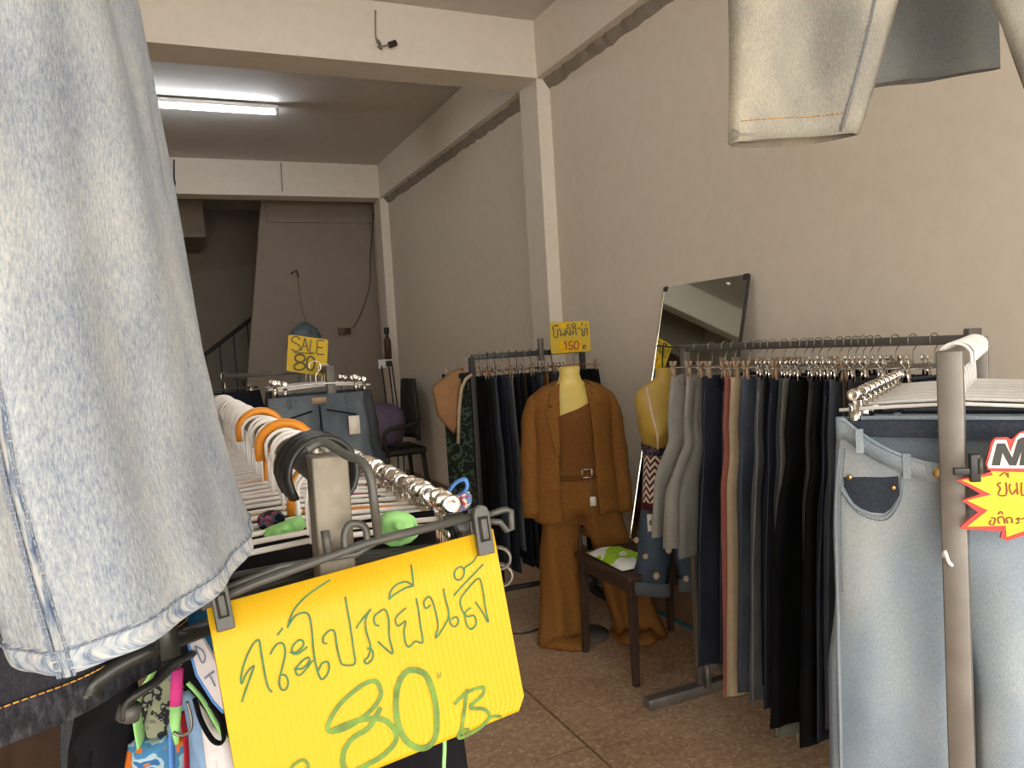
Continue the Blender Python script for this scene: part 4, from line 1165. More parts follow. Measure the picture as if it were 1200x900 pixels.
for i, (mt, L, lb) in enumerate(BJ):
    u = -hl + .05 + .045 * i; x, y = br_pt(u)
    yaw = PI / 2 + bR + random.uniform(-.05, .05)
    place(kb if i % 3 else wb, (x, y, bZ), yaw)
    make_pants('trousers', lb, 'trousers', mt, (x, y, bZ - .115), yaw, None, L, .29, .34, .2, .18, .26, .011, .013, 500 + i, .004, detail=False)
x, y = br_pt(hl - .055); place(wb, (x, y, bZ), bR - .25)
make_pants('trousers', 'wide black trousers turned to face out right of the mannequin', 'trousers', 'black', (x, y - .0, bZ - .115), bR - .25, None, 1.12, .29, .33, .18, .165, .27, .016, .022, 540, .005)
# brown blouse and patterned top at the left end
bl = thing('blouse', 'light brown blouse with a pointed sleeve at the left end of the corner rack', 'blouse', (0, 0, 0))
def bp(x, y, Y=4.17): return yp(x, y, Y)
pts = [bp(543, 431), bp(534, 433), bp(522, 441), bp(506, 453), bp(509, 470), bp(512, 486), bp(522, 499), bp(532, 510), bp(540, 500), bp(542, 465)]
def puffy(mb, poly, n, th, amp=1.0, nr=6):
    """crumpled piece of cloth: bulging front and back joined along its outline"""
    c = sum(poly, Vector()) / len(poly); m_ = len(poly); size = max((p - c).length for p in poly)
    def ring(f, sgn_):
        out = []
        for p in poly:
            q = c + (p - c) * f; e = (1 - f ** 2.2)
            w_ = mnoise.noise(q * (1.1 / size) + Vector((3.1, 1.7, .4))) + .6 * mnoise.noise(q * (3.2 / size)) + .35 * mnoise.noise(q * (7.0 / size))
            out.append(q + n * sgn_ * (th * e ** .6 + amp * th * .95 * w_ * min(1, 2.5 * e) * (1 if sgn_ > 0 else .3)))
        return out
    fs = [k / nr for k in range(1, nr + 1)]
    rings = [ring(f, 1) for f in fs] + [ring(f, -1) for f in reversed(fs[:-1])]
    mb.quadgrid(rings, [[((p - c).dot(rgt), p.z) for p in r] for r in rings], close=True); idx = mb.idx
    for r_, sgn_ in ((idx[0], 1), (idx[-1], -1)):
        v0 = mb.vert(c + n * sgn_ * th)
        for k in range(m_): mb.f.append((r_[k], r_[(k + 1) % m_], v0))
    return mb
nb_ = Vector((-.35, -1, 0)).normalized()
puffy(MB(), pts, nb_, .02).build('blouse_body', cloth('light_brown_cloth', '9a7350', .08, 20), bl, weld=True, solid=.001)
vt = thing('patterned_top', 'dark green leaf-patterned top between brown blouse and black trousers', 'top', (0, 0, 0))
place(wb, (1.588, 4.150, bZ), math.radians(155)); mb = drape_mb((1.445, 4.215), (1.585, 4.15), .55, 1.395, .012, .008, 2, 77); mb.build('top_body', printed('green_leaf_print', [(0, '1c211b'), (.5, '3f4f40'), (.58, '1f241f'), (.75, '66705d')], 22), vt, solid=.001)
stp = [bp(557, 436, 4.13), bp(546, 444, 4.12), bp(541, 455, 4.12), bp(538, 480, 4.12), bp(537, 520, 4.12)]
tag(MB().tube(stp, [(.004, .010)] * 5, 8).build('strap_belt', M['cream']), 'long cream fabric strap hanging at the left end of the corner rack', 'strap')

# ------------------------------------------------------------------ mannequin in a brown suit
mq = thing('mannequin', 'headless yellow mannequin wearing a brown pantsuit before the corner rack', 'mannequin', (1.90, 3.53, 0), -.38)
def ring3(z, cx, cy, rx, ry, n=28, e=2.3, a0=0, a1=2 * PI):
    out = []
    for i in range(n):
        t = a0 + (a1 - a0) * i / (n if abs(a1 - a0 - 2 * PI) < 1e-6 else n - 1)
        out.append((cx + rx * math.copysign(abs(math.cos(t)) ** (2 / e), math.cos(t)), cy + ry * math.copysign(abs(math.sin(t)) ** (2 / e), math.sin(t)), z))
    return out
body = [(.86, 0, .0, .165, .10), (.95, 0, 0, .130, .088), (1.04, 0, -.005, .135, .10), (1.14, 0, -.012, .158, .118), (1.21, 0, -.004, .172, .105), (1.265, 0, .005, .178, .082), (1.295, 0, .012, .150, .066), (1.315, 0, .014, .098, .056), (1.335, 0, .014, .062, .052), (1.37, 0, .012, .052, .050), (1.405, 0, .008, .056, .054), (1.412, 0, .008, .045, .044)]
MB().loft([ring3(*b) for b in body]).build('torso_form', M['yellow_form'], mq)
MB().loft([ring3(z, 0, .01, r, r, 12, 2) for z, r in ((.02, .018), (.88, .018))]).build('stand_pole', M['steel'], mq)
MB().loft([ring3(z, 0, .01, r, r, 20, 2) for z, r in ((0, .13), (.014, .13), (.022, .03))]).build('stand_base', M['steel'], mq)
# top with a slanted neckline
rows = []
for j in range(15):
    s = j / 14; row = []
    for i in range(40):
        t = 2 * PI * i / 40; ct = math.cos(t); st2 = math.sin(t)
        neck = 1.195 + .075 * ct if st2 < 0 else 1.25 + .03 * ct
        z = .84 + (neck + .012 * abs(ct) - .84) * s
        rx = lerp_tab([(.84, .172), (.95, .142), (1.04, .146), (1.14, .168), (1.21, .180), (1.30, .176)], z); ry = lerp_tab([(.84, .112), (.95, .10), (1.04, .112), (1.14, .128), (1.21, .116), (1.30, .08)], z)
        f = 1 + .012 * math.sin(9 * t + 14 * z) * (1 - s)
        row.append((rx * f * math.copysign(abs(ct) ** .87, ct), -.006 + ry * f * math.copysign(abs(st2) ** .87, st2), z))
    rows.append(row)
mb = MB(); mb.quadgrid(rows, close=True); mb.build('knit_top', M['brown_dark'], mq, solid=.002)
# jacket: open front shell
rows = []; NJk = 44
JZ = [(.645, .235, .150), (.75, .228, .145), (.90, .205, .135), (1.02, .198, .135), (1.14, .208, .142), (1.22, .212, .132), (1.275, .200, .105), (1.305, .165, .085), (1.325, .110, .075), (1.338, .078, .068)]
def jrx(z): return lerp_tab([(a, b) for a, b, c in JZ], z), lerp_tab([(a, c) for a, b, c in JZ], z)
zs = [.645 + (1.338 - .645) * j / 26 for j in range(27)]
for z in zs:
    rx, ry = jrx(z); op = lerp_tab([(.64, .42), (.9, .46), (1.15, .47), (1.22, .54), (1.28, .62), (1.31, .78), (1.34, 1.05)], z); row = []
    for i in range(NJk):
        t = -PI / 2 + op + (2 * PI - 2 * op) * i / (NJk - 1)
        f = 1 + .018 * math.sin(6 * t + 5 * z) * (1.34 - z)
        zz = z - (.02 * math.sin(t * 2) if z < .7 else 0)
        row.append((rx * f * math.cos(t), ry * f * math.sin(t), zz))
    rows.append(row)
mb = MB(); mb.quadgrid(rows); mb.build('jacket_body', M['brown_suit'], mq, solid=.003)
jk = mq
for s in (-1, 1):
    pts = smooth_pts([(s * .158, .012, 1.258), (s * .196, .012, 1.205), (s * .218, .008, 1.08), (s * .228, -.002, .92), (s * .234, -.02, .78), (s * .238, -.03, .655)], 3)
    rad = [((.050 + .004 * math.sin(k * 1.7)) * (.62 if k == 0 else .84 if k == 1 else 1), (.068 - .0006 * k) * (.75 if k == 0 else .92 if k == 1 else 1)) for k in range(len(pts))]
    MB().tube(pts, rad, 16, flat=(0, 1, 0)).build('sleeve', M['brown_suit'], mq)
    # lapel: notched flat flap lying on the chest
    z_ = lambda x, zz: None
    lap = [(.062, 1.330), (.088, 1.322), (.136, 1.236), (.112, 1.222), (.146, 1.200), (.120, 1.06), (.102, .965), (.086, .99), (.080, 1.15), (.074, 1.25)]
    def chest(x, z, off):
        rx, ry = jrx(z); p = min(.98, abs(x) / rx); return Vector((s * x, -(ry + off) * (1 - p ** 2.2) ** .5, z))
    pl = [chest(x, z, .024) for x, z in lap]
    if s > 0: pl.reverse()
    MB().prism(pl, (0, -1, 0), .010).build('lapel', M['brown_suit'], mq, smooth=False, bevel=.0015)
    fl2 = [chest(x, z, .018) for x, z in ((.10, .80), (.19, .81), (.188, .77), (.102, .755))]
    if s > 0: fl2.reverse()
    MB().prism(fl2, (0, -1, 0), .004).build('pocket_flap', M['brown_suit'], mq, smooth=False, bevel=.001)
# trousers
def flare(x, y, z):
    k = max(0, (-z - .55) / .35); sd2 = 1 if x > 0 else -1
    out = .02 * k ** 2; y2 = y - .06 * max(0, (-z - .74) / .14) ** 2
    return x + .085 * min(1, -z / .88) + sd2 * (out + .045 * max(0, min(1, (-z - .02) / .85))), y2, max(z, -.878)
MB_t = pants_mb(.90, .30, .40, .265, .225, .30, .105, .072, 61, .016, .012, 14, 44, deform=flare)
tr = MB_t.build('trousers', M['brown_suit'], mq, weld=True); tr.location = (0, 0, .882)
for s in (-1, 1):
    rows = []
    for rr, zz in ((.085, .05), (.115, .022), (.135, .008), (.13, .003)):
        rows.append([(.085 + s * .178 + (rr + .012 * math.sin(3 * a + s)) * math.cos(a), -.03 + (rr * 1.1 + .014 * math.sin(4 * a)) * math.sin(a) - .02, zz + .006 * (1 + math.sin(5 * a)) * (zz > .005)) for a in [2 * PI * i / 28 for i in range(28)]])
    mb = MB(); mb.quadgrid(rows, close=True); mb.build('trouser_hem', M['brown_suit'], mq, solid=.002)
belt = ring3(.855, 0, -.004, .176, .118, 40); belt2 = ring3(.892, 0, -.004, .170, .114, 40)
mb = MB(); mb.quadgrid([belt, belt2], close=True); bo_ = mb.build('belt', M['brown_dark'], mq, solid=.004)
mb = MB(); bx, bz = .045, .874; yb_ = -.124
for a, b in (((-.024, -.02), (.024, -.02)), ((.024, -.02), (.024, .02)), ((.024, .02), (-.024, .02)), ((-.024, .02), (-.024, -.02))): mb.bar((bx + a[0], yb_, bz + a[1]), (bx + b[0], yb_, bz + b[1]), .007, .007)
mb.build('buckle', M['chrome'], bo_)
tg_ = MB().box((.065, -.142, .735), (.030, .002, .048)).build('price_tag', M['paper'], mq); MB().tube([(.055, -.135, .86), (.065, -.141, .76)], .0015, 4).build('tag_string', M['wire'], tg_)

# ------------------------------------------------------------------ mirror on the stool
mi = thing('leaning_mirror', 'tall frameless mirror leaning on the right wall above the stool', 'mirror', (2.130, 3.085, .503), math.radians(-3.0))
mN = Vector((-1, 0, .29 / 1.32)).normalized(); mV = Vector((.29 / 1.32, 0, 1)).normalized(); mL = 1.318; mWd = .685
Rm_ = Matrix((Vector((0, 1, 0)), -mN, mV)).transposed()
mm, nt, bs = base_mat('mirror_glass'); bs.inputs['Base Color'].default_value = (.72, .76, .70, 1); bs.inputs['Metallic'].default_value = 1; bs.inputs['Roughness'].default_value = .03
MB().box(mV * mL / 2, (mWd, .006, mL), Rm_).build('glass', mm, mi, smooth=False)
MB().box(mV * mL / 2 - mN * .008, (mWd - .004, .008, mL - .004), Rm_).build('backing', M['dark_wood'], mi, smooth=False)
for s in (-1, 1): MB().box(Vector((0, s * mWd / 2, 0)) + mV * mL / 2, (.006, .012, mL), Rm_).build('edge_strip', M['chrome'] if s > 0 else M['cable'], mi, smooth=False)
for s in (-1, 1): MB().box(Vector((0, s * (mWd / 2 - .015), 0)) + mV * (mL - .01) + mN * .003, (.035, .008, .026), Rm_).build('corner_cap', M['cable'], mi, bevel=.002)
MB().tube([Vector((0, -.20, 0)) + mV * (mL - .03) + mN * .004, Vector((0, -.20, 0)) + mV * (mL - .03) + mN * .010], .010, 12).build('mirror_screw', M['chrome'], mi)

# ------------------------------------------------------------------ stool and what lies on it
so = thing('stool', 'dark wooden stool with square legs below the mirror', 'stool', (2.06, 3.12, 0))
MB().box((0, 0, .485), (.56, .50, .03)).build('seat', M['dark_wood'], so, bevel=.006)
for sx in (-1, 1):
    for sy in (-1, 1):
        mb = MB(); mb.loft([[(sx * (.245 + o) + a * h, sy * (.215 + o) + b * h, z) for a, b in ((-1, -1), (1, -1), (1, 1), (-1, 1))] for z, h, o in ((0, .013, .012), (.47, .020, 0))]); mb.build('leg', M['dark_wood'], so, smooth=False, bevel=.002)
for sx in (-1, 1): MB().box((sx * .245, 0, .44), (.02, .40, .06)).build('apron', M['dark_wood'], so, smooth=False)
for sy in (-1, 1): MB().box((0, sy * .215, .44), (.46, .02, .06)).build('apron', M['dark_wood'], so, smooth=False)
pk_ = printed('green_white_packet', [(0, 'e6e8e0'), (.47, '9cc92e'), (.62, 'dfe6d8')], 7)
mb = MB(); rows = []
for j in range(9):
    row = []
    for i in range(9):
        u, v = i / 8 - .5, j / 8 - .5; row.append((1.895 + u * .19 + v * .02, 3.12 + v * .36, .504 + .028 * max(0, 1 - (2 * u) ** 4) * max(0, 1 - (2 * v) ** 4) * (1 + .25 * math.sin(9 * u + 7 * v)) + .004))
    rows.append(row)
mb.quadgrid(rows); tag(mb.build('plastic_packet', pk_, solid=.003), 'white and lime green plastic packet lying on the stool', 'packet')
rb_ = MB().sphere((2.0, 2.96, .545), (.055, .06, .044), 14, 9).build('folded_pouch', cloth('dark_red_pouch', '6a241c', .15, 20)); tag(rb_, 'dark red pouch on the stool beside the green packet', 'pouch')

# ------------------------------------------------------------------ hanging bust with chevron top and daisy shorts
bu = thing('hanging_bust', 'ochre half-bust form with chevron top and rolled denim shorts on rack end', 'bust form', (2.000, 2.85, 0), -.42)
bu.scale = (.86, .92, 1)
bst = [(.94, 0, 0, .125, .06), (1.02, 0, -.01, .118, .075), (1.09, 0, -.02, .130, .10), (1.15, 0, -.025, .148, .112), (1.21, 0, -.018, .150, .10), (1.26, 0, 0, .155, .07), (1.305, 0, .01, .14, .045), (1.335, 0, .012, .08, .036), (1.36, 0, .012, .045, .034), (1.40, 0, .012, .036, .034)]
def busty(p):
    x, y, z = p
    if y < 0: y -= sum(.052 * math.exp(-((x - q * .068) / .046) ** 2 - ((z - 1.125) / .050) ** 2) for q in (-1, 1))
    else: y *= .35
    return (x, y, z)
bz_ = [.94 + .36 * k / 18 for k in range(19)] + [1.32, 1.335, 1.36, 1.40]
MB().loft([[busty(p) for p in ring3(z, 0, lerp_tab([(b[0], b[2]) for b in bst], z), lerp_tab([(b[0], b[3]) for b in bst], z), lerp_tab([(b[0], b[4]) for b in bst], z), 40)] for z in bz_]).build('bust_form', M['ochre_form'], bu)
MB().tube(smooth_pts([(0, .012, 1.395), (0, .012, 1.43), (.0, -.01, 1.47), (.01, .015, 1.505), (.03, .02, 1.50)], 4), .004, 6).build('hook', M['cable'], bu)
def chev():
    mt, nt, bs = base_mat('maroon_chevron_knit'); uv = nt.nodes.new('ShaderNodeUVMap').outputs[0]; s_ = nt.nodes.new('ShaderNodeSeparateXYZ'); nt.links.new(uv, s_.inputs[0])
    def mth(op, a, b=None):
        n = nt.nodes.new('ShaderNodeMath'); n.operation = op
        for k, v in enumerate((a, b)):
            if v is None: continue
            if hasattr(v, 'is_output'): nt.links.new(v, n.inputs[k])
            else: n.inputs[k].default_value = v
        return n.outputs[0]
    zig = mth('PINGPONG', s_.outputs[0], .030); v = mth('ADD', s_.outputs[1], mth('MULTIPLY', zig, .9)); f = mth('FRACT', mth('MULTIPLY', v, 32.0)); g = mth('GREATER_THAN', f, .5)
    nt.links.new(mixc(nt, g, lin('4a1f22'), lin('d8c9ba')), bs.inputs['Base Color']); bs.inputs['Roughness'].default_value = .9
    return mt
def shell(zr, n=40, off=.006, tab=None):
    mb = MB(); rows = []; uv = []
    for z in zr:
        a = lerp_tab([(b[0], b[3]) for b in tab], z) + off; d = lerp_tab([(b[0], b[4]) for b in tab], z) + off; cy = lerp_tab([(b[0], b[2]) for b in tab], z)
        r_ = ring3(z, 0, cy, a, d, n); rows.append(r_ + [r_[0]]); uv.append([(i * .0185, z) for i in range(n + 1)])
    mb.quadgrid(rows, uv); return mb
ext = [(.70, 0, 0, .145, .075), (.80, 0, 0, .135, .07), (.88, 0, 0, .13, .07)] + bst
shell([.80 + .24 * k / 14 for k in range(15)], tab=ext).build('chevron_top', chev(), bu, solid=.002)
shell([1.025 + .05 * k / 5 for k in range(6)], off=.009, tab=ext).build('patterned_bra_edge', PR['leaf'], bu, solid=.002)
shell([.785 + .03 * k / 2 for k in range(3)], off=.009, tab=ext).build('knit_hem', cloth('maroon_knit', '4a1f22'), bu, solid=.002)
for s in (-1, 1): MB().tube(smooth_pts([(s * .075, -.135, 1.06), (s * .080, -.168, 1.125), (s * .088, -.105, 1.21), (s * .095, -.03, 1.315), (s * .09, .02, 1.30)], 4), [(.0055, .002)] * 17, 6).build('shoulder_strap', cloth('pale_pink_strap_%d' % (s + 1), 'd9b9a8'), bu)
sh = pants_mb(.40, .29, .36,   .20, .19, .22, .055, .055, 71, .006, .03, 8, 24).build('rolled_shorts', DENM['cut_blue'], bu, weld=True); sh.location = (0, 0, .805)
for s in (-1, 1):
    cu = MB(); cx = s * (.03 + .10)
    rings = [ring3(z, cx, 0, .106, .060, 30) for z in (-.405, -.375, -.345)]; cu.quadgrid([[(x + .004 * math.sin(i), y, z + .01 * math.sin(i * .4)) for i, (x, y, z) in enumerate(r)] for r in rings], close=True)
    q = cu.build('rolled_cuff', DENM['grey_blue'], sh, solid=.004)
dz = [(-.11, -.10), (-.03, -.20), (-.15, -.22), (.06, -.15), (.12, -.28), (-.10, -.31), (.05, -.33), (.15, -.12), (-.19, -.15)]
for k, (x, z) in enumerate(dz):
    lx = x; yy = -.056 * max(.1, 1 - abs((abs(x) - .1) / .12) ** 2.4) ** .5 - .010
    MB().loft([[(lx + r * math.cos(a), yy - dy, z + r * math.sin(a)) for a in [2 * PI * i / 12 for i in range(12)]] for r, dy in ((.014 + .004 * (k % 2), 0), (.012, .003))]).build('daisy_patch', M['cream'], sh)
tg2 = MB().box((-.12, -.078, .735), (.030, .002, .075)).build('price_tag', M['paper'], bu); MB().box((-.12, -.0795, .735), (.014, .001, .022)).build('tag_print', M['thread_blue'], tg2)

# ------------------------------------------------------------------ SALE rack with denim shorts
sr2 = thing('clothes_rack', 'small rack of denim shorts under the SALE card at centre left', 'rack', (.63, 3.62, 0), 0)
MB().box((0, 0, 1.485), (.026, .70, .026)).build('rail', M['steel'], sr2, bevel=.002)
for s in (-1, 1):
    MB().box((0, s * .36, .75), (.035, .03, 1.50)).build('upright', M['rail'], sr2, bevel=.002); MB().box((0, s * .36, .02), (.44, .05, .04)).build('foot', M['rail'], sr2, bevel=.003)
MB().box((0, 0, .12), (.024, .70, .024)).build('crossbar', M['rail'], sr2)
sh_h = make_hanger('clip_hanger', 'white clip hanger on the SALE shorts rack', 'white clip hangers on the SALE rack', .38, .072, .024, 'chrome', 'white_plastic', 'chrome', wide_bar=True)
SS = [('short_blue', 'faded blue denim shorts in front under the SALE card', 3.20, .545), ('slate', 'slate denim shorts second in line under the SALE card', 3.33, .62), ('mid_blue', 'blue denim shorts third in line on the SALE rack', 3.45, .63), ('pale_grey', 'pale grey denim shorts behind the SALE card', 3.60, .63), ('navy', 'navy denim shorts fifth in line on the SALE rack', 3.74, .63), ('slate', 'slate denim shorts at the back of the SALE rack', 3.86, .63)]
for k, (mt, lb, y, x) in enumerate(SS):
    place(sh_h, (x if k else .56, y, 1.485 if k else 1.50), .06 * (-1) ** k)
    t = make_pants('denim_shorts', lb, 'shorts', mt, ((x if k else .56), y, 1.385 + (.02 if k == 3 else 0)), .06 * (-1) ** k, None, .36, .385, .43, .235, .225, .22, .022, .04, 700 + k, .006)
    if k == 0:
        for s in (-1, 1): MB().tube([(s * .03, -.03, -.06), (s * .15, -.028, -.09)], .004, 6).build('pocket_seam', DENM['navy'], t)
        MB().tube([(0, -.032, -.04), (.004, -.036, -.2)], .004, 6).build('fly_seam', DENM['navy'], t)
        MB().box((.13, -.055, -.13), (.045, .002, .075)).build('price_tag', M['paper'], t)
        MB().box((0, -.028, -.02), (.06, .004, .025)).build('waist_label', M['tan_clip'], t)
t = make_pants('denim_shorts', 'dark blue denim shorts left of the SALE rack shorts', 'shorts', 'navy', (.25, 3.75, 1.40), .5, None, .40, .36, .42, .22, .21, .22, .022, .035, 790, .006)
high = high_hanger('black clip hanger over the dark blue shorts, left of the SALE rack', (.25, 3.75, 1.475), .5, .06)
MB().bar((-.38, .13, .0), (.0, 0, 0), .02, .02).build('side_rail', M['rail'], sr2).location = (0, .0, 1.475)

# ------------------------------------------------------------------ washed shorts hanging top right
den('sand', '7f7e78', 'aaa69a', 'd8d0ba', wash=.9, slub=.7, ws=4.5); den('shade_grey', '63676a', '7f8383', '9a9c99', wash=.5); DENM.update(DEN)
hx = r2_ * .580 + f2_ * 1.03; Ysh = -CY + .08
sw = thing('denim_shorts', 'sand-washed denim shorts hanging high at the top right corner', 'shorts', (hx.x, hx.y, 2.368), Ysh)
def dsp(x, y, z):
    t = min(1, max(0, (-z - .23) / .33)); b = sstep(0, .02, x)
    return x - .004 * t * b, y + (.010 * math.sin(x * 18)) * t, z + .060 * t * b


kw = dict(L=.580, ww=.40, hip=.45, hem=.160, knee=.230, crotch=.23, T0=.03, T1=.022, deform=dsp, seed=90, fold=.005, gap=.125, gaplen=.35, nu=12, nv=34)
pm_ = pants_mb(**kw); pm_.build('shorts_body', DENM['sand'], sw, weld=True, solid=.0012)
ring_strip(.20, .03, -.002, .038, .002, 50).build('waistband', DENM['sand'], sw)
S2_ = Surf(pm_); th = MB(); orange = MB()
for s in (-1, 1):
    xs_ = [s * (.140 + .132 * k / 24) for k in range(25)]
    stitches(orange, [S2_(x, -.555 + (.060 if s > 0 else 0), .0016) for x in xs_], .0007, .004)
    if s > 0: continue
    for dx in (0, .006): stitches(th, S2_.line([(s * (.075 + dx), -.33), (s * (.110 + dx), -.45), (s * (.146 + dx), -.576)], .0016, 8), .0006, .004)
    MB().tube(S2_.line([(s * .078, -.33), (s * .113, -.45), (s * .149, -.577)], .0008, 8), .0022, 6).build('leg_seam', DENM['shade_grey'], sw)
orange.build('hem_stitching', M['thread'], sw)['kind'] = 'stuff'
th.build('seam_stitching', M['thread_grey'], sw)['kind'] = 'stuff'
cq = S2_(-.268, -.572, -.004)
MB().tube([cq + Vector((-.012, .006, .002)), cq + Vector((.012, .0, -.001)), cq + Vector((.030, -.002, .001))], .0085, 10).build('rolled_corner', DENM['sand'], sw)
high_hanger('hanger over the sand-washed shorts, above the frame', (hx.x, .62 if False else hx.y, 2.46), Ysh, .08, .40)
ap = thing('overhead_pole', 'second steel pole above the picture carrying the sand-washed shorts', 'pole', (.43, hx.y, 2.462))
MB().tube([(-2.0, 0, 0), (2.0, 0, 0)], .013, 10).build('pole_tube', M['steel'], ap)
bs_ = thing('denim_skirt', 'grey denim piece hanging behind the sand-washed shorts, top right', 'skirt', (0, 0, 0))
zq = P(1020, 108, 1.20).z; zq2 = P(1188, 74, 1.20).z
drape_mb(camxy(.50, 1.20), camxy(.80, 1.26), (zq + zq2) / 2, 2.36, .012, .005, 2, 15, hemfn=lambda ca: (zq2 - zq) / 2 * 1.25 * ca).build('skirt_body', DENM['shade_grey'], bs_, solid=.0015)

# ------------------------------------------------------------------ printed pieces and straps bundled lower left
nF = -fwd
def panel(name, label, cat, px, d, mat, th_=.008, group=None):
    t = MB(); poly = [P(x, y, d + (dd[0] if dd else 0)) for x, y, *dd in px]
    poly = smooth_pts(poly, 2, True)
    return tag(puffy(t, poly, nF, th_, 2.2, 9).build(name, mat, weld=True), label, cat, group)
def strap(name, label, px, d, mat, w_, th_=.0015, cat='strap'):
    pts = smooth_pts([P(x, y, d + (dd[0] if dd else 0)) for x, y, *dd in px], 4)
    return tag(MB().tube(pts, [(th_, w_)] * len(pts), 8, flat=fwd).build(name, M[mat] if mat in M else PR[mat]), label, cat)


panel('black_garment', 'plain black garment hanging under the charcoal skirt', 'garment', [(92, 800), (160, 790), (158, 850), (150, 960), (84, 960), (96, 860)], .88, PR['blackc'], .02)
dg = thing('shade_drape', 'dark brown drape added for the shade under the clothes at the far left edge', 'garment', (0, 0, 0))
qa, qb = P(-50, 850, 1.10), P(106, 850, 1.08)
drape_mb((qa.x, qa.y), (qb.x, qb.y), .70, 2.29, .022, .008, 3, 33).build('drape_body', cloth('dark_brown_cloth', '3a2c24', .2, 20), dg, solid=.001)  # added cloth, its dark colour stands in for shade under the clothes
panel('grey_garment', 'dark slate garment strip left of the black one, lower left', 'garment', [(70, 815), (104, 810), (100, 960), (78, 960)], .93, DENM['slate'], .012)
panel('printed_scarf', 'grey curl-print scarf with pink dots at lower left', 'scarf', [(168, 815), (196, 790), (216, 800), (214, 850), (216, 885), (165, 885)], .86, PR['curl'], .008)
panel('printed_scarf', 'orange and blue printed scarf under the grey curl-print one', 'scarf', [(150, 872), (180, 866), (216, 866), (220, 960), (148, 960)], .85, PR['orange_print'], .009)
panel('printed_scarf', 'orange-topped scarf fold above the grey curl-print one', 'scarf', [(182, 795), (206, 782), (212, 818), (196, 826)], .87, PR['orange_print'], .006)
panel('printed_scarf', 'blue striped scarf fold behind the green ring', 'scarf', [(178, 748), (212, 736), (216, 790), (190, 796), (176, 775)], .90, PR['stripe'], .008)
strap('ribbon', 'lime green ribbon hanging left of the curl-print scarf', [(186, 770), (178, 790), (166, 808), (160, 825), (162, 850), (166, 874)], .845, 'lime', .0105, .002, 'ribbon')
strap('strap', 'blue strap hanging right of the curl-print scarf', [(196, 770), (203, 795), (204, 820), (201, 860), (203, 940)], .80, 'blue', .0055, .002)
la = thing('lanyard', 'pink and green braided lanyard hanging from a green ring', 'lanyard', (0, 0, 0))
MB().tube([P(208, 784, .78), P(207, 805, .78), P(206, 826, .78)], [(.006, .006)] * 3, 10).build('pink_braid', PR['pinkc'], la)
MB().tube([P(206, 826, .78), P(205, 850, .78), P(207, 872, .78)], [.006, .005, .002], 10).build('green_braid', PR['lime'], la)
MB().tube([P(205 + 10 * math.cos(a), 769 + 11 * math.sin(a), .78) for a in [2 * PI * i / 20 for i in range(20)]], .0022, 8, close=True).build('ring', cloth('leaf_green_ring', '6f9a62'), la)
MB().tube(smooth_pts([P(219, 822, .775), P(224, 840, .775), P(223, 856, .775), P(212, 862, .775), P(203, 858, .775)], 4), .0016, 6).build('split_ring', M['wire'], la)
lbn = thing('lettered_band', 'pale lettered band with blue edge beside the yellow sign', 'band', (0, 0, 0))
bp_ = [P(217, 740, .74), P(236, 742, .735), P(252, 775, .725), P(262, 835, .72), P(250, 822, .725), (P(232, 790, .735))]
bN = (bp_[2] - bp_[0]).cross(bp_[3] - bp_[0]).normalized(); bN = -bN if bN.dot(fwd) > 0 else bN
b0 = bp_[0]; bp_ = [q - bN * (q - b0).dot(bN) for q in bp_]
MB().prism(bp_, bN, .003).build('band', PR['whitec'], lbn, smooth=False)
MB().tube([bp_[0], bp_[5], bp_[4], bp_[3]], .0016, 6).build('blue_piping', PR['blue'], lbn)
mb = MB()
def on_b(x, y): return on_plane(x, y, b0, bN)
for k, s_ in enumerate([[(229, 757), (237, 776), (241, 771), (238, 762), (229, 757)]]): ribbon(mb, [on_b(*q) for q in s_], .0022, bN, .0006, 3)
for k, s_ in enumerate([[(240, 795), (252, 786)], [(246, 790), (253, 804)]]): ribbon(mb, [on_b(*q) for q in s_], .0024, bN, .0006 + .0001 * k, 1)
mb.build('lettering', M['thread_blue'], lbn, smooth=False, fixn=False)
panel('white_cloth', 'white cloth with soft folds left of the yellow sign', 'cloth', [(232, 822), (250, 850), (270, 868), (280, 960), (252, 960), (242, 880)], .76, PR['whitec'], .007)
panel('sky_cloth', 'washed blue cloth between the lanyard and the white cloth', 'cloth', [(212, 812), (232, 820), (246, 870), (252, 960), (210, 960), (216, 880)], .82, PR['sky'], .006)
strap('strap', 'dark red strap below the lanyard at lower left', [(213, 835), (217, 860), (219, 890), (220, 940)], .80, 'red', .006, .0015)
strap('strap', 'dark olive loop strap with floral edge beside the yellow sign', [(228, 818), (236, 845), (250, 868), (262, 868), (258, 842), (246, 824)], .735, 'blackc', .0045, .0015)
strap('strap', 'thin green cord strap crossing to the yellow sign', [(220, 800), (236, 818), (250, 842), (264, 866)], .75, 'lime', .003, .0018)
panel('teal_cloth', 'teal blue cloth behind the left clip of the yellow sign', 'cloth', [(212, 720), (244, 712), (252, 760), (256, 800), (236, 770), (222, 744)], .80, PR['teal2'], .006)
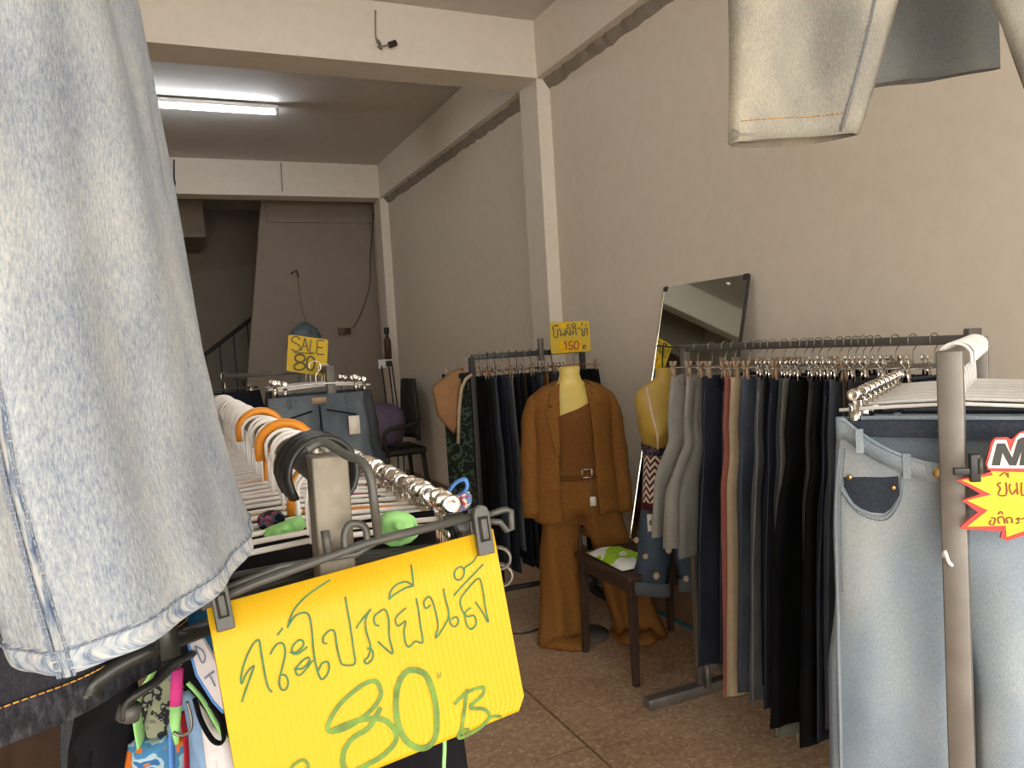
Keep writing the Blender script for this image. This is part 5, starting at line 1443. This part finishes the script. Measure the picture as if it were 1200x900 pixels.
# pieces showing between hanger clips and the sign
panel('lime_top', 'crumpled lime green top under the clips right of the front left post', 'top', [(444, 605), (466, 598), (486, 606), (490, 628), (470, 640), (448, 636)], .86, PR['lime'], .006)
strap('sleeve_loop', 'bright blue strap loop at the right end of the front left rack', [(522, 582), (534, 566), (545, 562), (547, 572), (536, 582), (524, 586), (514, 592)], 1.00, 'blue', .011, .0025)
panel('bead_strap', 'multicoloured bead-print strap at the right end of the front left rack', 'strap', [(522, 588), (536, 580), (550, 576), (553, 588), (546, 598), (532, 600), (524, 596)], .97, PR['beads'], .008)
panel('violet_top', 'violet top between the light denim skirt and the front left post', 'top', [(268, 650), (310, 628), (350, 618), (356, 660), (300, 690), (262, 700)], .92, PR['purple'], .012)
panel('lime_top', 'crumpled lime green top left of the front left post', 'top', [(306, 622), (330, 612), (352, 604), (358, 618), (340, 630), (314, 632)], .90, PR['lime'], .010)
panel('leaf_top', 'dark patterned bundle among the white hangers left of the post', 'top', [(302, 606), (314, 598), (330, 600), (334, 612), (318, 620), (304, 618)], .93, PR['leaf'], .010)
panel('pink_strap', 'small hot pink strap end among the white hangers beside the light skirt', 'strap', [(268, 562), (274, 559), (276, 570), (270, 573)], 1.08, PR['pinkc'], .004)
for k, (x, y) in enumerate(((588, 654), (590, 674))):
    t = tag(MB().tube([P(x - 4 + 14 * math.cos(a), y + 14 * math.sin(a) * (.9), .83 + .004 * k) for a in [math.radians(q) for q in range(-100, 110, 15)]], [(.0018, .006)] * 14, 8, flat=fwd).build('hanger_end_ring', M['steel']), ('pale curved hanger end beside the yellow sign, upper one', 'pale curved hanger end beside the yellow sign, lower one')[k], 'hanger end')
strap('cord', 'green cord hanging just below the yellow sign', [(520, 850), (521, 875), (520, 905), (522, 950)], .84, 'lime', .0022, .0022, 'cord')
# floor cable near the mannequin
cb = [zp(600, 640, .01) if False else Vector((1.52, 3.9, .5)), Vector((1.50, 3.85, .2)), Vector((1.56, 3.78, .015)), Vector((1.72, 3.72, .012)), Vector((1.9, 3.9, .012)), Vector((2.2, 4.0, .012))]
tag(MB().tube(smooth_pts(cb, 6), .006, 6).build('floor_cable', M['cable']), 'dark cable drooping to the floor left of the mannequin', 'cable')
